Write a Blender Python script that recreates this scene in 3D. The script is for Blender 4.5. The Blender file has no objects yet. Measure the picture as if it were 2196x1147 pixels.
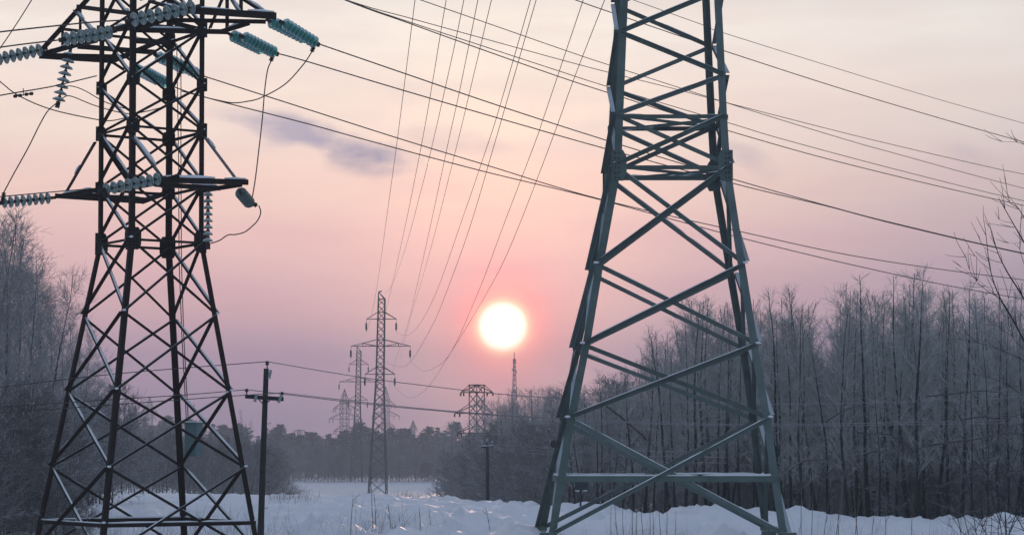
import bpy, math, random
import numpy as np
from mathutils import Vector, noise

S = bpy.context.scene
COL = S.collection
R = math.radians
# ------------------------------------------------------------------ camera
F = 5000.0                      # focal length in photo pixels (photo 2196 x 1147)
CX, CY, HOR = 1098.0, 573.5, 970.0
TH = math.atan((HOR - CY) / F)  # camera looks up a little
CAMZ = 2.4
cam = bpy.data.cameras.new('camera')
cam.lens = 36.0 * F / 2196.0
cam.sensor_width = 36.0
cam.clip_end = 6000.0
cam_ob = bpy.data.objects.new('camera', cam)
COL.objects.link(cam_ob)
cam_ob.location = (0, 0, CAMZ)
cam_ob.rotation_euler = (math.pi / 2 + TH, 0, 0)
S.camera = cam_ob
CT, ST = math.cos(TH), math.sin(TH)


def P(px, py, D):
    """world point seen at photo pixel (px, py), D metres ahead"""
    a, b = px - CX, CY - py
    y = F * CT - b * ST
    z = F * ST + b * CT
    k = D / y
    return Vector((a * k, D, CAMZ + z * k))


# ------------------------------------------------------------------ world sky
def lin(r, g, b):
    def f(c):
        c /= 255.0
        return c / 12.92 if c <= .04045 else ((c + .055) / 1.055) ** 2.4
    return (f(r), f(g), f(b), 1.0)


SUN_AZ, SUN_EL = (1078 - CX) / F, math.atan((HOR - 701) / F)
world = bpy.data.worlds.new('World')
S.world = world
world.use_nodes = True
nt = world.node_tree
nt.nodes.clear()
N, L = nt.nodes, nt.links


def node(t, **k):
    n = N.new(t)
    for a, v in k.items():
        setattr(n, a, v)
    return n


def math_n(op, a, b=None, c=None, clamp=False):
    n = node('ShaderNodeMath', operation=op, use_clamp=clamp)
    for i, v in enumerate((a, b, c)):
        if v is None:
            continue
        if isinstance(v, (int, float)):
            n.inputs[i].default_value = v
        else:
            L.new(v, n.inputs[i])
    return n.outputs[0]


def ramp_n(fac, stops, interp='LINEAR'):
    n = node('ShaderNodeValToRGB')
    cr = n.color_ramp
    cr.interpolation = interp
    while len(cr.elements) < len(stops):
        cr.elements.new(.5)
    for e, (p, c) in zip(cr.elements, stops):
        e.position = p
        e.color = c
    L.new(fac, n.inputs[0])
    return n.outputs[0]


def mix_n(fac, a, b, blend='MIX'):
    n = node('ShaderNodeMix', data_type='RGBA', blend_type=blend)
    n.clamp_factor = True
    for s, v in ((n.inputs[0], fac), (n.inputs[6], a), (n.inputs[7], b)):
        if isinstance(v, (int, float)):
            s.default_value = v
        elif isinstance(v, tuple):
            s.default_value = v
        else:
            L.new(v, s)
    return n.outputs[2]


tc = node('ShaderNodeTexCoord')
sep = node('ShaderNodeSeparateXYZ')
L.new(tc.outputs['Generated'], sep.inputs[0])
X, Y, Z = sep.outputs
el = math_n('ARCSINE', Z)
az = math_n('ARCTAN2', X, Y)
e_n = math_n('DIVIDE', math_n('ADD', el, .02), .42, clamp=True)   # -1.1 deg .. 23 deg


def epos(py):
    return (math.atan((HOR - py) / F) + .02) / .42


def gl(c, *g):
    return tuple(v * k for v, k in zip(lin(*c), g)) + (1.0,)


stops = [(0.0, gl((156, 140, 164), 1.3, 1.25, 1.3)), (epos(900), gl((164, 145, 166), 1.65, 1.45, 1.5)), (epos(800), gl((177, 153, 170), 1.85, 1.55, 1.6)),
         (epos(640), gl((212, 175, 181), 1.8, 1.6, 1.45)), (epos(520), gl((233, 193, 190), 1.62, 1.50, 1.38)), (epos(420), gl((243, 208, 198), 1.52, 1.44, 1.32)),
         (epos(250), gl((249, 224, 212), 1.38, 1.36, 1.28)), (epos(57), gl((251, 236, 225), 1.28, 1.28, 1.24)), (epos(-60), gl((250, 238, 230), 1.05, 1.06, 1.06)),
         (.72, lin(190, 194, 210)), (1.0, lin(146, 164, 198))]
front = ramp_n(e_n, stops, 'EASE')
# warm wash above the sun, cooler to the sides
daz = math_n('SUBTRACT', az, SUN_AZ)
side = math_n('POWER', math_n('DIVIDE', math_n('ABSOLUTE', daz), .24, clamp=True), 1.3)
low = node('ShaderNodeMapRange', interpolation_type='SMOOTHSTEP')
for i, v in enumerate((.19, .06, .25, 1.0)):
    low.inputs[i + 1].default_value = v
L.new(el, low.inputs[0])
right_k = math_n('ADD', math_n('MULTIPLY', math_n('GREATER_THAN', daz, 0.0), .75), .25)
side_l = math_n('MULTIPLY', math_n('MULTIPLY', side, low.outputs[0]), right_k)
front = mix_n(side_l, front, mix_n(1.0, front, (.42, .58, .74, 1), 'MULTIPLY'))
wash = math_n('POWER', 2.718, math_n('MULTIPLY', math_n('POWER', math_n('DIVIDE', daz, .055), 2.0), -1.0))
front = mix_n(math_n('MULTIPLY', math_n('MULTIPLY', wash, low.outputs[0]), .6), front, mix_n(1.0, front, (1.40, 1.28, 1.06, 1), 'MULTIPLY'))
front = mix_n(1.0, front, (.93, .94, .96, 1), 'MULTIPLY')
# sun disc and halo
sv = Vector((math.sin(SUN_AZ) * math.cos(SUN_EL), math.cos(SUN_AZ) * math.cos(SUN_EL), math.sin(SUN_EL)))
dv = node('ShaderNodeVectorMath', operation='DISTANCE')
dv.inputs[1].default_value = sv
L.new(tc.outputs['Generated'], dv.inputs[0])
r = dv.outputs['Value']
wide = math_n('POWER', 2.718, math_n('MULTIPLY', math_n('POWER', math_n('DIVIDE', r, .052), 2.0), -1.0))
front = mix_n(math_n('MULTIPLY', wide, .5), front, (1.75, 1.0, .80, 1))
rn = math_n('MULTIPLY', r, F / 264.0, clamp=True)
gcol = ramp_n(rn, [(0, (3.2, 3.0, 2.7, 1)), (.14, (3.2, 2.9, 2.4, 1)), (.18, (2.8, 2.1, 1.55, 1)), (.215, (2.5, 1.25, .80, 1)), (.26, (2.3, .82, .62, 1)),
                   (.32, (2.1, .66, .56, 1)), (.45, (1.75, .60, .56, 1)), (1.0, (1.2, .60, .60, 1))])
gfac = ramp_n(rn, [(0, (1, 1, 1, 1)), (.20, (1, 1, 1, 1)), (.25, (.9, .9, .9, 1)), (.31, (.8, .8, .8, 1)), (.42, (.56, .56, .56, 1)), (.6, (.30, .30, .30, 1)),
                   (.8, (.12, .12, .12, 1)), (1.0, (0, 0, 0, 1))])
# thin clouds
cmb = node('ShaderNodeCombineXYZ')
L.new(math_n('MULTIPLY', az, 14.0), cmb.inputs[0])
L.new(math_n('MULTIPLY', el, 60.0), cmb.inputs[1])
nz = node('ShaderNodeTexNoise')
nz.inputs['Scale'].default_value = 1.0
nz.inputs['Detail'].default_value = 5.0
nz.inputs['Roughness'].default_value = .55
L.new(cmb.outputs[0], nz.inputs[0])
gband = math_n('MULTIPLY', gfac, math_n('ADD', .72, math_n('MULTIPLY', nz.outputs[0], .56)), clamp=True)
front = mix_n(math_n('MAXIMUM', gband, math_n('SUBTRACT', math_n('MULTIPLY', gfac, 4.0), 3.0), clamp=True), front, gcol)
streak = node('ShaderNodeMapRange')
for i, v in enumerate((.42, .72, 0, 1)):
    streak.inputs[i + 1].default_value = v
L.new(nz.outputs[0], streak.inputs[0])
front = mix_n(math_n('MULTIPLY', streak.outputs[0], .85), front, mix_n(1.0, front, (.93, .90, .96, 1), 'MULTIPLY'))
hi = node('ShaderNodeMapRange')
for i, v in enumerate((.11, .19, 0, .55)):
    hi.inputs[i + 1].default_value = v
L.new(el, hi.inputs[0])
front = mix_n(math_n('MULTIPLY', streak.outputs[0], hi.outputs[0]), front, lin(255, 240, 222))
cmb2 = node('ShaderNodeCombineXYZ')
L.new(math_n('MULTIPLY', az, 40.0), cmb2.inputs[0])
L.new(math_n('MULTIPLY', el, 95.0), cmb2.inputs[1])
nz2 = node('ShaderNodeTexNoise')
nz2.inputs['Scale'].default_value = 1.0
nz2.inputs['Detail'].default_value = 4.0
L.new(cmb2.outputs[0], nz2.inputs[0])


def cloud(px, py, hw, hh, tilt, amt, col):
    global front
    a0, e0 = (px - CX) / F, math.atan((HOR - py) / F)
    dx = math_n('SUBTRACT', az, a0)
    dy = math_n('ADD', math_n('SUBTRACT', el, e0), math_n('MULTIPLY', dx, tilt))
    q = math_n('ADD', math_n('POWER', math_n('DIVIDE', dx, hw / F), 2.0), math_n('POWER', math_n('DIVIDE', dy, hh / F), 2.0))
    g = math_n('POWER', 2.718, math_n('MULTIPLY', q, -1.0))
    m = math_n('ADD', g, math_n('MULTIPLY', math_n('SUBTRACT', nz2.outputs[0], .5), 1.5))
    k = math_n('MULTIPLY', math_n('SUBTRACT', m, .35), 1.5, clamp=True)
    k = math_n('MULTIPLY', math_n('MULTIPLY', k, math_n('MULTIPLY', g, 1.6, clamp=True)), amt, clamp=True)
    front = mix_n(k, front, col)


cloud(770, 325, 130, 50, .18, 1.0, lin(176, 166, 190))
cloud(600, 275, 150, 44, .22, .85, lin(192, 180, 200))
cloud(960, 300, 160, 35, .10, .35, lin(222, 196, 200))
cloud(1610, 345, 90, 40, .35, .50, lin(212, 190, 198))
cloud(2070, 345, 80, 30, .2, .35, lin(205, 188, 198))
# away from the sun and overhead the winter sky is blue-grey
sky = node('ShaderNodeTexSky', sky_type='NISHITA')
sky.sun_disc = False
sky.sun_elevation = SUN_EL
sky.sun_rotation = SUN_AZ
sky.air_density = 1.3
sky.dust_density = 1.5
skyk = mix_n(1.0, sky.outputs[0], (.10, .10, .10, 1), 'MULTIPLY')
back = ramp_n(math_n('ADD', math_n('MULTIPLY', el, .5), .3, clamp=True),
              [(0.0, (.15, .20, .28, 1)), (.35, (.23, .28, .37, 1)), (.6, (.235, .30, .43, 1)), (1.0, (.20, .27, .42, 1))])
back = mix_n(1.0, back, skyk, 'ADD')
fw = node('ShaderNodeMapRange', interpolation_type='SMOOTHSTEP')
for i, v in enumerate((.25, .82, 0, 1)):
    fw.inputs[i + 1].default_value = v
L.new(Y, fw.inputs[0])
total = mix_n(fw.outputs[0], back, front)
bg = node('ShaderNodeBackground')
bg.inputs[1].default_value = 1.0
L.new(total, bg.inputs[0])
wo = node('ShaderNodeOutputWorld')
L.new(bg.outputs[0], wo.inputs[0])

sun = bpy.data.lights.new('sun', 'SUN')
sun.energy = 1.2
sun.angle = R(.5)
sun.color = (1.0, .62, .48)
sun_ob = bpy.data.objects.new('sun', sun)
COL.objects.link(sun_ob)
sun_ob.rotation_euler = (-sv).to_track_quat('-Z', 'Y').to_euler()
S.view_settings.view_transform = 'Standard'
S.view_settings.look = 'None'
S.view_settings.exposure = 0.0
S.view_settings.gamma = 1.0
S.view_settings.use_curve_mapping = False
S.cycles.use_denoising = True
S.cycles.max_bounces = 6
S.cycles.transparent_max_bounces = 8
S.cycles.volume_bounces = 0
S.cycles.sample_clamp_indirect = 4.0


# ------------------------------------------------------------------ materials
def mat(name, col, rough=.8, metal=0.0, var=0.0, scale=8.0, bump=0.0, top=None, top_lo=.3, top_hi=.8, trans=0.0, spec=.3, bscale=None):
    m = bpy.data.materials.new(name)
    m.use_nodes = True
    t = m.node_tree
    b = t.nodes['Principled BSDF']
    b.inputs['Base Color'].default_value = (*col, 1)
    b.inputs['Roughness'].default_value = rough
    b.inputs['Metallic'].default_value = metal
    b.inputs['Specular IOR Level'].default_value = spec
    b.inputs['Transmission Weight'].default_value = trans
    out = None
    if var or bump:
        c = t.nodes.new('ShaderNodeTexCoord')
        n = t.nodes.new('ShaderNodeTexNoise')
        n.inputs['Scale'].default_value = scale
        n.inputs['Detail'].default_value = 6
        t.links.new(c.outputs['Object'], n.inputs['Vector'])
        if var:
            mx = t.nodes.new('ShaderNodeMix')
            mx.data_type = 'RGBA'
            mx.inputs[6].default_value = (*[max(0, v * (1 - var)) for v in col], 1)
            mx.inputs[7].default_value = (*[v * (1 + var) for v in col], 1)
            t.links.new(n.outputs[0], mx.inputs[0])
            out = mx.outputs[2]
        if bump:
            n2 = n
            if bscale:
                n2 = t.nodes.new('ShaderNodeTexNoise')
                n2.inputs['Scale'].default_value = bscale
                n2.inputs['Detail'].default_value = 6
                t.links.new(c.outputs['Object'], n2.inputs['Vector'])
            bp = t.nodes.new('ShaderNodeBump')
            bp.inputs['Strength'].default_value = bump
            bp.inputs['Distance'].default_value = .12 if name == 'snow' else .05
            t.links.new(n2.outputs[0], bp.inputs['Height'])
            t.links.new(bp.outputs[0], b.inputs['Normal'])
    if top:   # frost or snow on faces that look up; on zinc also painted-in bounce light
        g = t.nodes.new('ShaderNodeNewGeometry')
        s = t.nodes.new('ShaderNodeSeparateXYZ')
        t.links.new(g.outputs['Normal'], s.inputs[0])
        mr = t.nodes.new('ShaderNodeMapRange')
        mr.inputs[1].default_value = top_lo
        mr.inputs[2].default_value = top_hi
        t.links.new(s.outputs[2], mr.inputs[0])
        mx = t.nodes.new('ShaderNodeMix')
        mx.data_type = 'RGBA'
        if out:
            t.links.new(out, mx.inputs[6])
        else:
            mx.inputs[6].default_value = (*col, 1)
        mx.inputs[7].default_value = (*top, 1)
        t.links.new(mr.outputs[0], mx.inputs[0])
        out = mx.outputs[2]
    if out:
        t.links.new(out, b.inputs['Base Color'])
    return m


M = {
    'snow': mat('snow', (.83, .845, .885), .5, var=.06, scale=.6, bump=.6, bscale=2.2, spec=.35),
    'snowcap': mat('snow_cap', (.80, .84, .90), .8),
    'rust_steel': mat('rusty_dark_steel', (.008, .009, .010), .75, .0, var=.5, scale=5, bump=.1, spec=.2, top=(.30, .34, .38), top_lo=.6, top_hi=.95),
    'zinc': mat('painted_zinc_steel', (.10, .150, .147), .85, .05, var=.45, scale=2.2, bump=.1, spec=.15, top=(.52, .58, .63), top_lo=.45, top_hi=.9),  # pale top is frost that also paints in light bounced onto the flanges
    'far_steel': mat('far_tower_steel', (.06, .09, .10), .7, .2),
    'brown_steel': mat('brown_tower_steel', (.06, .035, .035), .8, .1),
    'bolt': mat('bolt_steel', (.03, .05, .055), .5, .5),
    'glass_teal': mat('teal_insulator_glass', (.04, .36, .34), .25, trans=.5, spec=.5),
    'glass_frost': mat('frosted_insulator_glass', (.19, .31, .30), .42, trans=.2, top=(.70, .75, .80), top_lo=.25, top_hi=.75),
    'glass_dark': mat('dark_insulator_glass', (.05, .095, .09), .35, trans=.15, top=(.40, .46, .48), top_lo=.6, top_hi=.95),
    'cap': mat('insulator_cap_iron', (.025, .03, .033), .6, .3),
    'wire': mat('aluminium_wire', (.07, .06, .06), .6, .2),
    'wire_frost': mat('frosted_wire', (.24, .23, .26), .7),
    'pole': mat('tarred_wood_pole', (.022, .032, .036), .85, var=.4, scale=6, bump=.2),
    'ceramic': mat('ceramic_insulator', (.03, .035, .04), .4),
    'arrester': mat('pale_arrester', (.30, .36, .40), .5),
    'cabinet': mat('cabinet_paint', (.11, .20, .21), .6, var=.15, scale=3),
    'plate': mat('frosted_plate', (.42, .47, .52), .7, var=.2, scale=12),
    'board': mat('dark_board', (.03, .05, .06), .8, var=.3, scale=3),
    'bark': mat('tree_bark', (.014, .026, .030), .95, var=.5, scale=5, bump=.3),
    'birch': mat('pale_bark', (.12, .125, .14), .9, var=.5, scale=4),
    'twig': mat('frosted_twigs', (.29, .305, .295), .9, var=.45, scale=.8, top=(.72, .77, .80), top_lo=.2, top_hi=.95),
    'twig_l': mat('frosted_birch_twigs', (.25, .262, .265), .9, var=.4, scale=.8, top=(.68, .72, .78), top_lo=.2, top_hi=.95),
    'twig_d': mat('dark_snowy_twigs', (.06, .055, .065), .9, var=.3, scale=2, top=(.50, .54, .60), top_lo=.55, top_hi=.9),
    'twig_b': mat('brown_thicket_twigs', (.17, .175, .18), .9, var=.45, scale=.5, top=(.52, .56, .60), top_lo=.2, top_hi=.95),
    'needle': mat('frosted_needles', (.07, .105, .12), .9, var=.5, scale=.6, top=(.42, .46, .52), top_lo=.2, top_hi=.9),
    'straw': mat('dry_straw', (.16, .125, .12), .9, var=.3, scale=3),
}


# ------------------------------------------------------------------ mesh helpers
class MB:
    def __init__(self):
        self.v, self.f, self.m = [], [], []
        self.mi = 0

    def add(self, vs, fs):
        o = len(self.v)
        self.v.extend([tuple(x) for x in vs])
        self.f.extend([tuple(i + o for i in q) for q in fs])
        self.m.extend([self.mi] * len(fs))

    def prism(self, prof0, prof1):
        n = len(prof0)
        fs = [(i, (i + 1) % n, n + (i + 1) % n, n + i) for i in range(n)]
        fs.append(tuple(reversed(range(n))))
        fs.append(tuple(range(n, 2 * n)))
        self.add(list(prof0) + list(prof1), fs)

    def angle(self, p, q, e1, e2, w, t):
        """steel angle section from p to q, flanges along e1 and e2"""
        p, q = Vector(p), Vector(q)
        d = (q - p).normalized()
        e1 = Vector(e1)
        e1 = (e1 - d * e1.dot(d)).normalized()
        e2 = Vector(e2)
        e2 = e2 - d * e2.dot(d)
        e2 = (e2 - e1 * e2.dot(e1)).normalized()
        pr = [(0, 0), (w, 0), (w, t), (t, t), (t, w), (0, w)]
        if d.dot(e1.cross(e2)) < 0:
            pr = pr[::-1]
        self.prism([p + e1 * a + e2 * b for a, b in pr], [q + e1 * a + e2 * b for a, b in pr])

    def bar(self, p, q, w, h, up=(0, 0, 1)):
        """rectangular bar, w across, h along 'up'"""
        p, q, up = Vector(p), Vector(q), Vector(up)
        d = (q - p).normalized()
        s = d.cross(up)
        if s.length < 1e-4:
            s = d.cross(Vector((1, 0, 0)))
        s.normalize()
        u = s.cross(d)
        pr = [(-.5, -.5), (.5, -.5), (.5, .5), (-.5, .5)]
        self.prism([p + s * a * w + u * b * h for a, b in pr][::-1], [q + s * a * w + u * b * h for a, b in pr][::-1])

    def box(self, c, sx, sy, sz):
        c = Vector(c)
        self.bar(c - Vector((0, 0, sz / 2)), c + Vector((0, 0, sz / 2)), sx, sy, (0, 1, 0))

    def tube(self, pts, rad, n=4, cap=True):
        k = len(pts)
        if not hasattr(rad, '__len__'):
            rad = [rad] * k
        base = len(self.v)
        prev = None
        for i in range(k):
            a, b = pts[max(0, i - 1)], pts[min(k - 1, i + 1)]
            dx, dy, dz = b[0] - a[0], b[1] - a[1], b[2] - a[2]
            l = math.sqrt(dx * dx + dy * dy + dz * dz) or 1.0
            dx, dy, dz = dx / l, dy / l, dz / l
            if prev is None:
                prev = (1., 0., 0.) if abs(dx) < .8 else (0., 1., 0.)
            dt = prev[0] * dx + prev[1] * dy + prev[2] * dz
            sx, sy, sz = prev[0] - dx * dt, prev[1] - dy * dt, prev[2] - dz * dt
            l = math.sqrt(sx * sx + sy * sy + sz * sz) or 1.0
            sx, sy, sz = sx / l, sy / l, sz / l
            prev = (sx, sy, sz)
            tx, ty, tz = dy * sz - dz * sy, dz * sx - dx * sz, dx * sy - dy * sx
            p, r_ = pts[i], rad[i]
            for j in range(n):
                c, s = math.cos(2 * math.pi * j / n) * r_, math.sin(2 * math.pi * j / n) * r_
                self.v.append((p[0] + sx * c + tx * s, p[1] + sy * c + ty * s, p[2] + sz * c + tz * s))
        for i in range(k - 1):
            for j in range(n):
                a, b = base + i * n + j, base + i * n + (j + 1) % n
                self.f.append((a, b, b + n, a + n))
        nf = (k - 1) * n
        if cap:
            self.f.append(tuple(base + j for j in reversed(range(n))))
            self.f.append(tuple(base + (k - 1) * n + j for j in range(n)))
            nf += 2
        self.m.extend([self.mi] * nf)

    def lathe(self, prof, org, axis, n=16):
        """prof: (radius, distance along axis) pairs"""
        org, axis = Vector(org), Vector(axis).normalized()
        s = axis.orthogonal().normalized()
        t = axis.cross(s)
        base = len(self.v)
        for r_, h in prof:
            for j in range(n):
                a = 2 * math.pi * j / n
                self.v.append(tuple(org + axis * h + (s * math.cos(a) + t * math.sin(a)) * r_))
        for i in range(len(prof) - 1):
            for j in range(n):
                a, b = base + i * n + j, base + i * n + (j + 1) % n
                self.f.append((a, b, b + n, a + n))
        self.f.append(tuple(base + j for j in reversed(range(n))))
        self.f.append(tuple(base + (len(prof) - 1) * n + j for j in range(n)))
        self.m.extend([self.mi] * ((len(prof) - 1) * n + 2))

    def mesh(self, name, mats, smooth=False):
        me = bpy.data.meshes.new(name)
        me.from_pydata(self.v, [], self.f)
        for m in (mats if isinstance(mats, (list, tuple)) else [mats]):
            me.materials.append(m)
        if any(self.m):
            me.polygons.foreach_set('material_index', self.m)
        if smooth:
            me.polygons.foreach_set('use_smooth', [True] * len(me.polygons))
        me.update()
        return me

    def build(self, name, mats, parent=None, smooth=False, loc=None):
        """link as one object; with a parent (an Empty at loc p0) vertices are made local to it"""
        if parent is not None and parent.get('_o') is not None:
            o = Vector(parent['_o'])
        else:
            o = Vector(loc) if loc is not None else Vector((0, 0, 0))
        if o.length:
            self.v = [(a - o.x, b - o.y, c - o.z) for a, b, c in self.v]
        ob = bpy.data.objects.new(name, self.mesh(name, mats, smooth))
        COL.objects.link(ob)
        if parent is not None:
            ob.parent = parent
        else:
            ob.location = o
            ob['_o'] = tuple(o)
        return ob


def tag(o, label=None, cat=None, group=None, kind=None):
    if label:
        o['label'] = label
    if cat:
        o['category'] = cat
    if group:
        o['group'] = group
    if kind:
        o['kind'] = kind
    return o


def empty(name, loc, label, cat, group=None):
    o = bpy.data.objects.new(name, None)
    o.empty_display_size = .3
    COL.objects.link(o)
    o.location = loc
    o['_o'] = tuple(loc)
    return tag(o, label, cat, group)


def copy_thing(o, loc, rz=0, sc=(1, 1, 1), label=None, group=None):
    c = o.copy()
    COL.objects.link(c)
    c.location = loc
    c.rotation_euler = (0, 0, rz)
    c.scale = sc
    if label:
        c['label'] = label
    if group:
        c['group'] = group
    for ch in o.children:
        d = ch.copy()
        COL.objects.link(d)
        d.parent = c
        for g in ch.children:
            e = g.copy()
            COL.objects.link(e)
            e.parent = d
    return c


# ------------------------------------------------------------------ ground
def sm(a, b, x):
    t = np.clip((x - a) / (b - a), 0, 1)
    return t * t * (3 - 2 * t)


CREST_PX = [-600, 0, 240, 420, 600, 960, 1040, 1180, 1400, 1700, 2000, 2196, 2800]
CREST_D = [118, 122, 132, 136, 136, 140, 126, 110, 94, 87, 84, 83, 82]


def base_ground(x, d):
    px = CX + F * x / np.maximum(d, 5.0)
    cd = np.interp(px, CREST_PX, CREST_D)
    near = -.05 * sm(0, 60, d) + 0 * x
    near = near - .30 * sm(1000, 1300, px) * sm(86, 66, d)
    left = sm(900, 500, px)
    near = near - .55 * left * sm(98, 60, d)
    fall = sm(0, 1, (d - cd) / (13 + 117 * sm(1150, 700, px)))
    near = near - .38 * sm(68, 125, d) * sm(1250, 1000, px) - .12 * sm(60, 85, d) * sm(1000, 1250, px)
    deep = -3.9 * (1 - sm(1050, 1250, px)) * (sm(200, 620, px)) - 1.2 * sm(1050, 1250, px) - 1.2 * (1 - sm(200, 620, px))
    far = sm(350, 700, d) * (-.6 - deep - 3.6) * .8
    return near + deep * fall + far * fall


def ground(x, d):
    return float(base_ground(np.array([float(x)]), np.array([float(d)]))[0])


FEET = [((px_ - CX) / F * d_, d_) for px_, d_ in ((1176, 63), (1688, 63), (1649, 68), (1156, 68), (559, 68), (85, 63.3), (218, 61), (545, 62.5), (398, 65))]


def hump(x, d):
    """wind-packed hummocks"""
    n1 = noise.noise(Vector((x * .30, d * .12, 1.7)))
    n2 = noise.noise(Vector((x * .75 + 4, d * .30, 7.3)))
    n3 = 1 - abs(noise.noise(Vector((x * .42 + 9, d * .16, 3.1)))) * 2.2
    n4 = noise.noise(Vector((x * 1.9, d * .9, 5.0)))
    n5 = 1 - abs(noise.noise(Vector((x * .9 + d * .15, d * .42, 11.0)))) * 2.5
    n6 = noise.noise(Vector((x * 1.2 - d * .5, d * .7 + x * .3, 21.0)))
    k = 0.0
    if 50 < d < 80:
        for fx, fd in FEET:
            q = ((x - fx) ** 2 + (d - fd) ** 2) / 1.1
            if q < 6:
                k += .14 * math.exp(-q)
    a = 1 - .45 * min(1.0, max(0.0, (d - 72) / 45))
    return k + a * (.34 * n1 + .30 * n2 + .24 * max(0, n3) ** 1.5 + .30 * max(0, n5) ** 2 + .12 * n4 + .10 * n6)


def make_ground():
    xs = np.concatenate([np.linspace(-1400, -60, 24), np.linspace(-56, -22, 40), np.linspace(-21.6, 28, 190), np.linspace(29, 70, 44), np.linspace(80, 1400, 24)])
    ds = np.concatenate([np.linspace(-60, 44, 14), np.linspace(46, 150, 240), np.linspace(151.5, 260, 60), np.linspace(264, 640, 80), np.linspace(660, 1230, 24)])
    XX, DD = np.meshgrid(xs, ds)
    ZZ = base_ground(XX, DD)
    v = []
    for i in range(len(ds)):
        for j in range(len(xs)):
            x, d = XX[i, j], DD[i, j]
            k = 1.0 if d < 170 else max(.6, 1 - (d - 170) / 300)
            v.append((x, d, ZZ[i, j] + hump(x, d) * k))
    w = len(xs)
    f = [(i * w + j, i * w + j + 1, (i + 1) * w + j + 1, (i + 1) * w + j) for i in range(len(ds) - 1) for j in range(w - 1)]
    mb = MB()
    mb.add(v, f)
    o = mb.build('snow_ground', M['snow'], smooth=True)
    tag(o, 'rolling snow covered clearing between the two forests', 'snow', kind='structure')


make_ground()


def gz(x, d):
    return ground(x, d) + hump(x, d) * (1.0 if d < 170 else max(.6, 1 - (d - 170) / 300))


# ------------------------------------------------------------------ snow along steel
def snow_strip(mb, p, q, w, rng, cover=.75, hgt=.022, long_=False):
    p, q = Vector(p), Vector(q)
    l = (q - p).length
    d = (q - p) / l
    if abs(d.z) > .86:
        return
    side = d.cross(Vector((0, 0, 1))).normalized()
    up = side.cross(d).normalized()
    t = 0.05 + rng.random() * .2
    while t < l - .1:
        seg = min(l - .05 - t, (.25 + rng.random() * 1.2) * (4.0 if long_ else 1.0))
        if rng.random() < cover:
            a, b = p + d * t, p + d * (t + seg)
            h = hgt * (.6 + .8 * rng.random())
            n = max(2, int(seg / .25))
            pts = [a + (b - a) * (i / n) + up * (h * .35) for i in range(n + 1)]
            rr = [h * .35] + [w * .42 * (.8 + .4 * rng.random()) for _ in range(n - 1)] + [h * .35]
            o = len(mb.v)
            for pt, r_ in zip(pts, rr):
                for aa, bb in ((-1, -.35), (-.75, .6), (0, 1), (.75, .6), (1, -.35)):
                    mb.v.append(tuple(pt + side * aa * r_ + up * bb * h * (r_ / (w * .42))))
            for i in range(n):
                for j in range(5):
                    x, y = o + i * 5 + j, o + i * 5 + (j + 1) % 5
                    mb.f.append((x, x + 5, y + 5, y))
                    mb.m.append(0)
            mb.f.append(tuple(o + j for j in range(5)))
            mb.f.append(tuple(o + n * 5 + j for j in reversed(range(5))))
            mb.m.extend([0, 0])
        t += seg + .03 + rng.random() * (.1 if long_ else .35)


def blob(mb, c, rx, ry, rz_, rng):
    c = Vector(c)
    o = len(mb.v)
    n, k = 8, 4
    for i in range(k + 1):
        a = math.pi * i / k
        for j in range(n):
            b = 2 * math.pi * j / n
            q = 1 + .2 * (rng.random() - .5)
            mb.v.append(tuple(c + Vector((rx * math.sin(a) * math.cos(b) * q, ry * math.sin(a) * math.sin(b) * q, rz_ * math.cos(a)))))
    for i in range(k):
        for j in range(n):
            x, y = o + i * n + j, o + i * n + (j + 1) % n
            mb.f.append((x, x + n, y + n, y))
            mb.m.append(0)


def plate(mb, c, e1, e2, nrm, pts, t=.018):
    """flat steel plate; pts in (e1, e2)"""
    a = [c + e1 * x + e2 * y - nrm * t / 2 for x, y in pts]
    b = [c + e1 * x + e2 * y + nrm * t / 2 for x, y in pts]
    mb.prism(a, b)


# ------------------------------------------------------------------ lattice body shared by the two near towers
ZINC = [M['zinc'], mat('zinc_steel_pale', (.125, .175, .180), .85, .05, var=.45, scale=1.7, bump=.1, spec=.15, top=(.55, .60, .65), top_lo=.45, top_hi=.9),
        mat('zinc_steel_dull', (.085, .120, .120), .85, .05, var=.5, scale=2.6, bump=.1, spec=.15, top=(.50, .55, .60), top_lo=.45, top_hi=.9)]
RUST = [M['rust_steel'], mat('rust_steel_brown', (.013, .0115, .012), .8, 0, var=.6, scale=4, spec=.15, top=(.28, .31, .35), top_lo=.6, top_hi=.95)]


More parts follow.
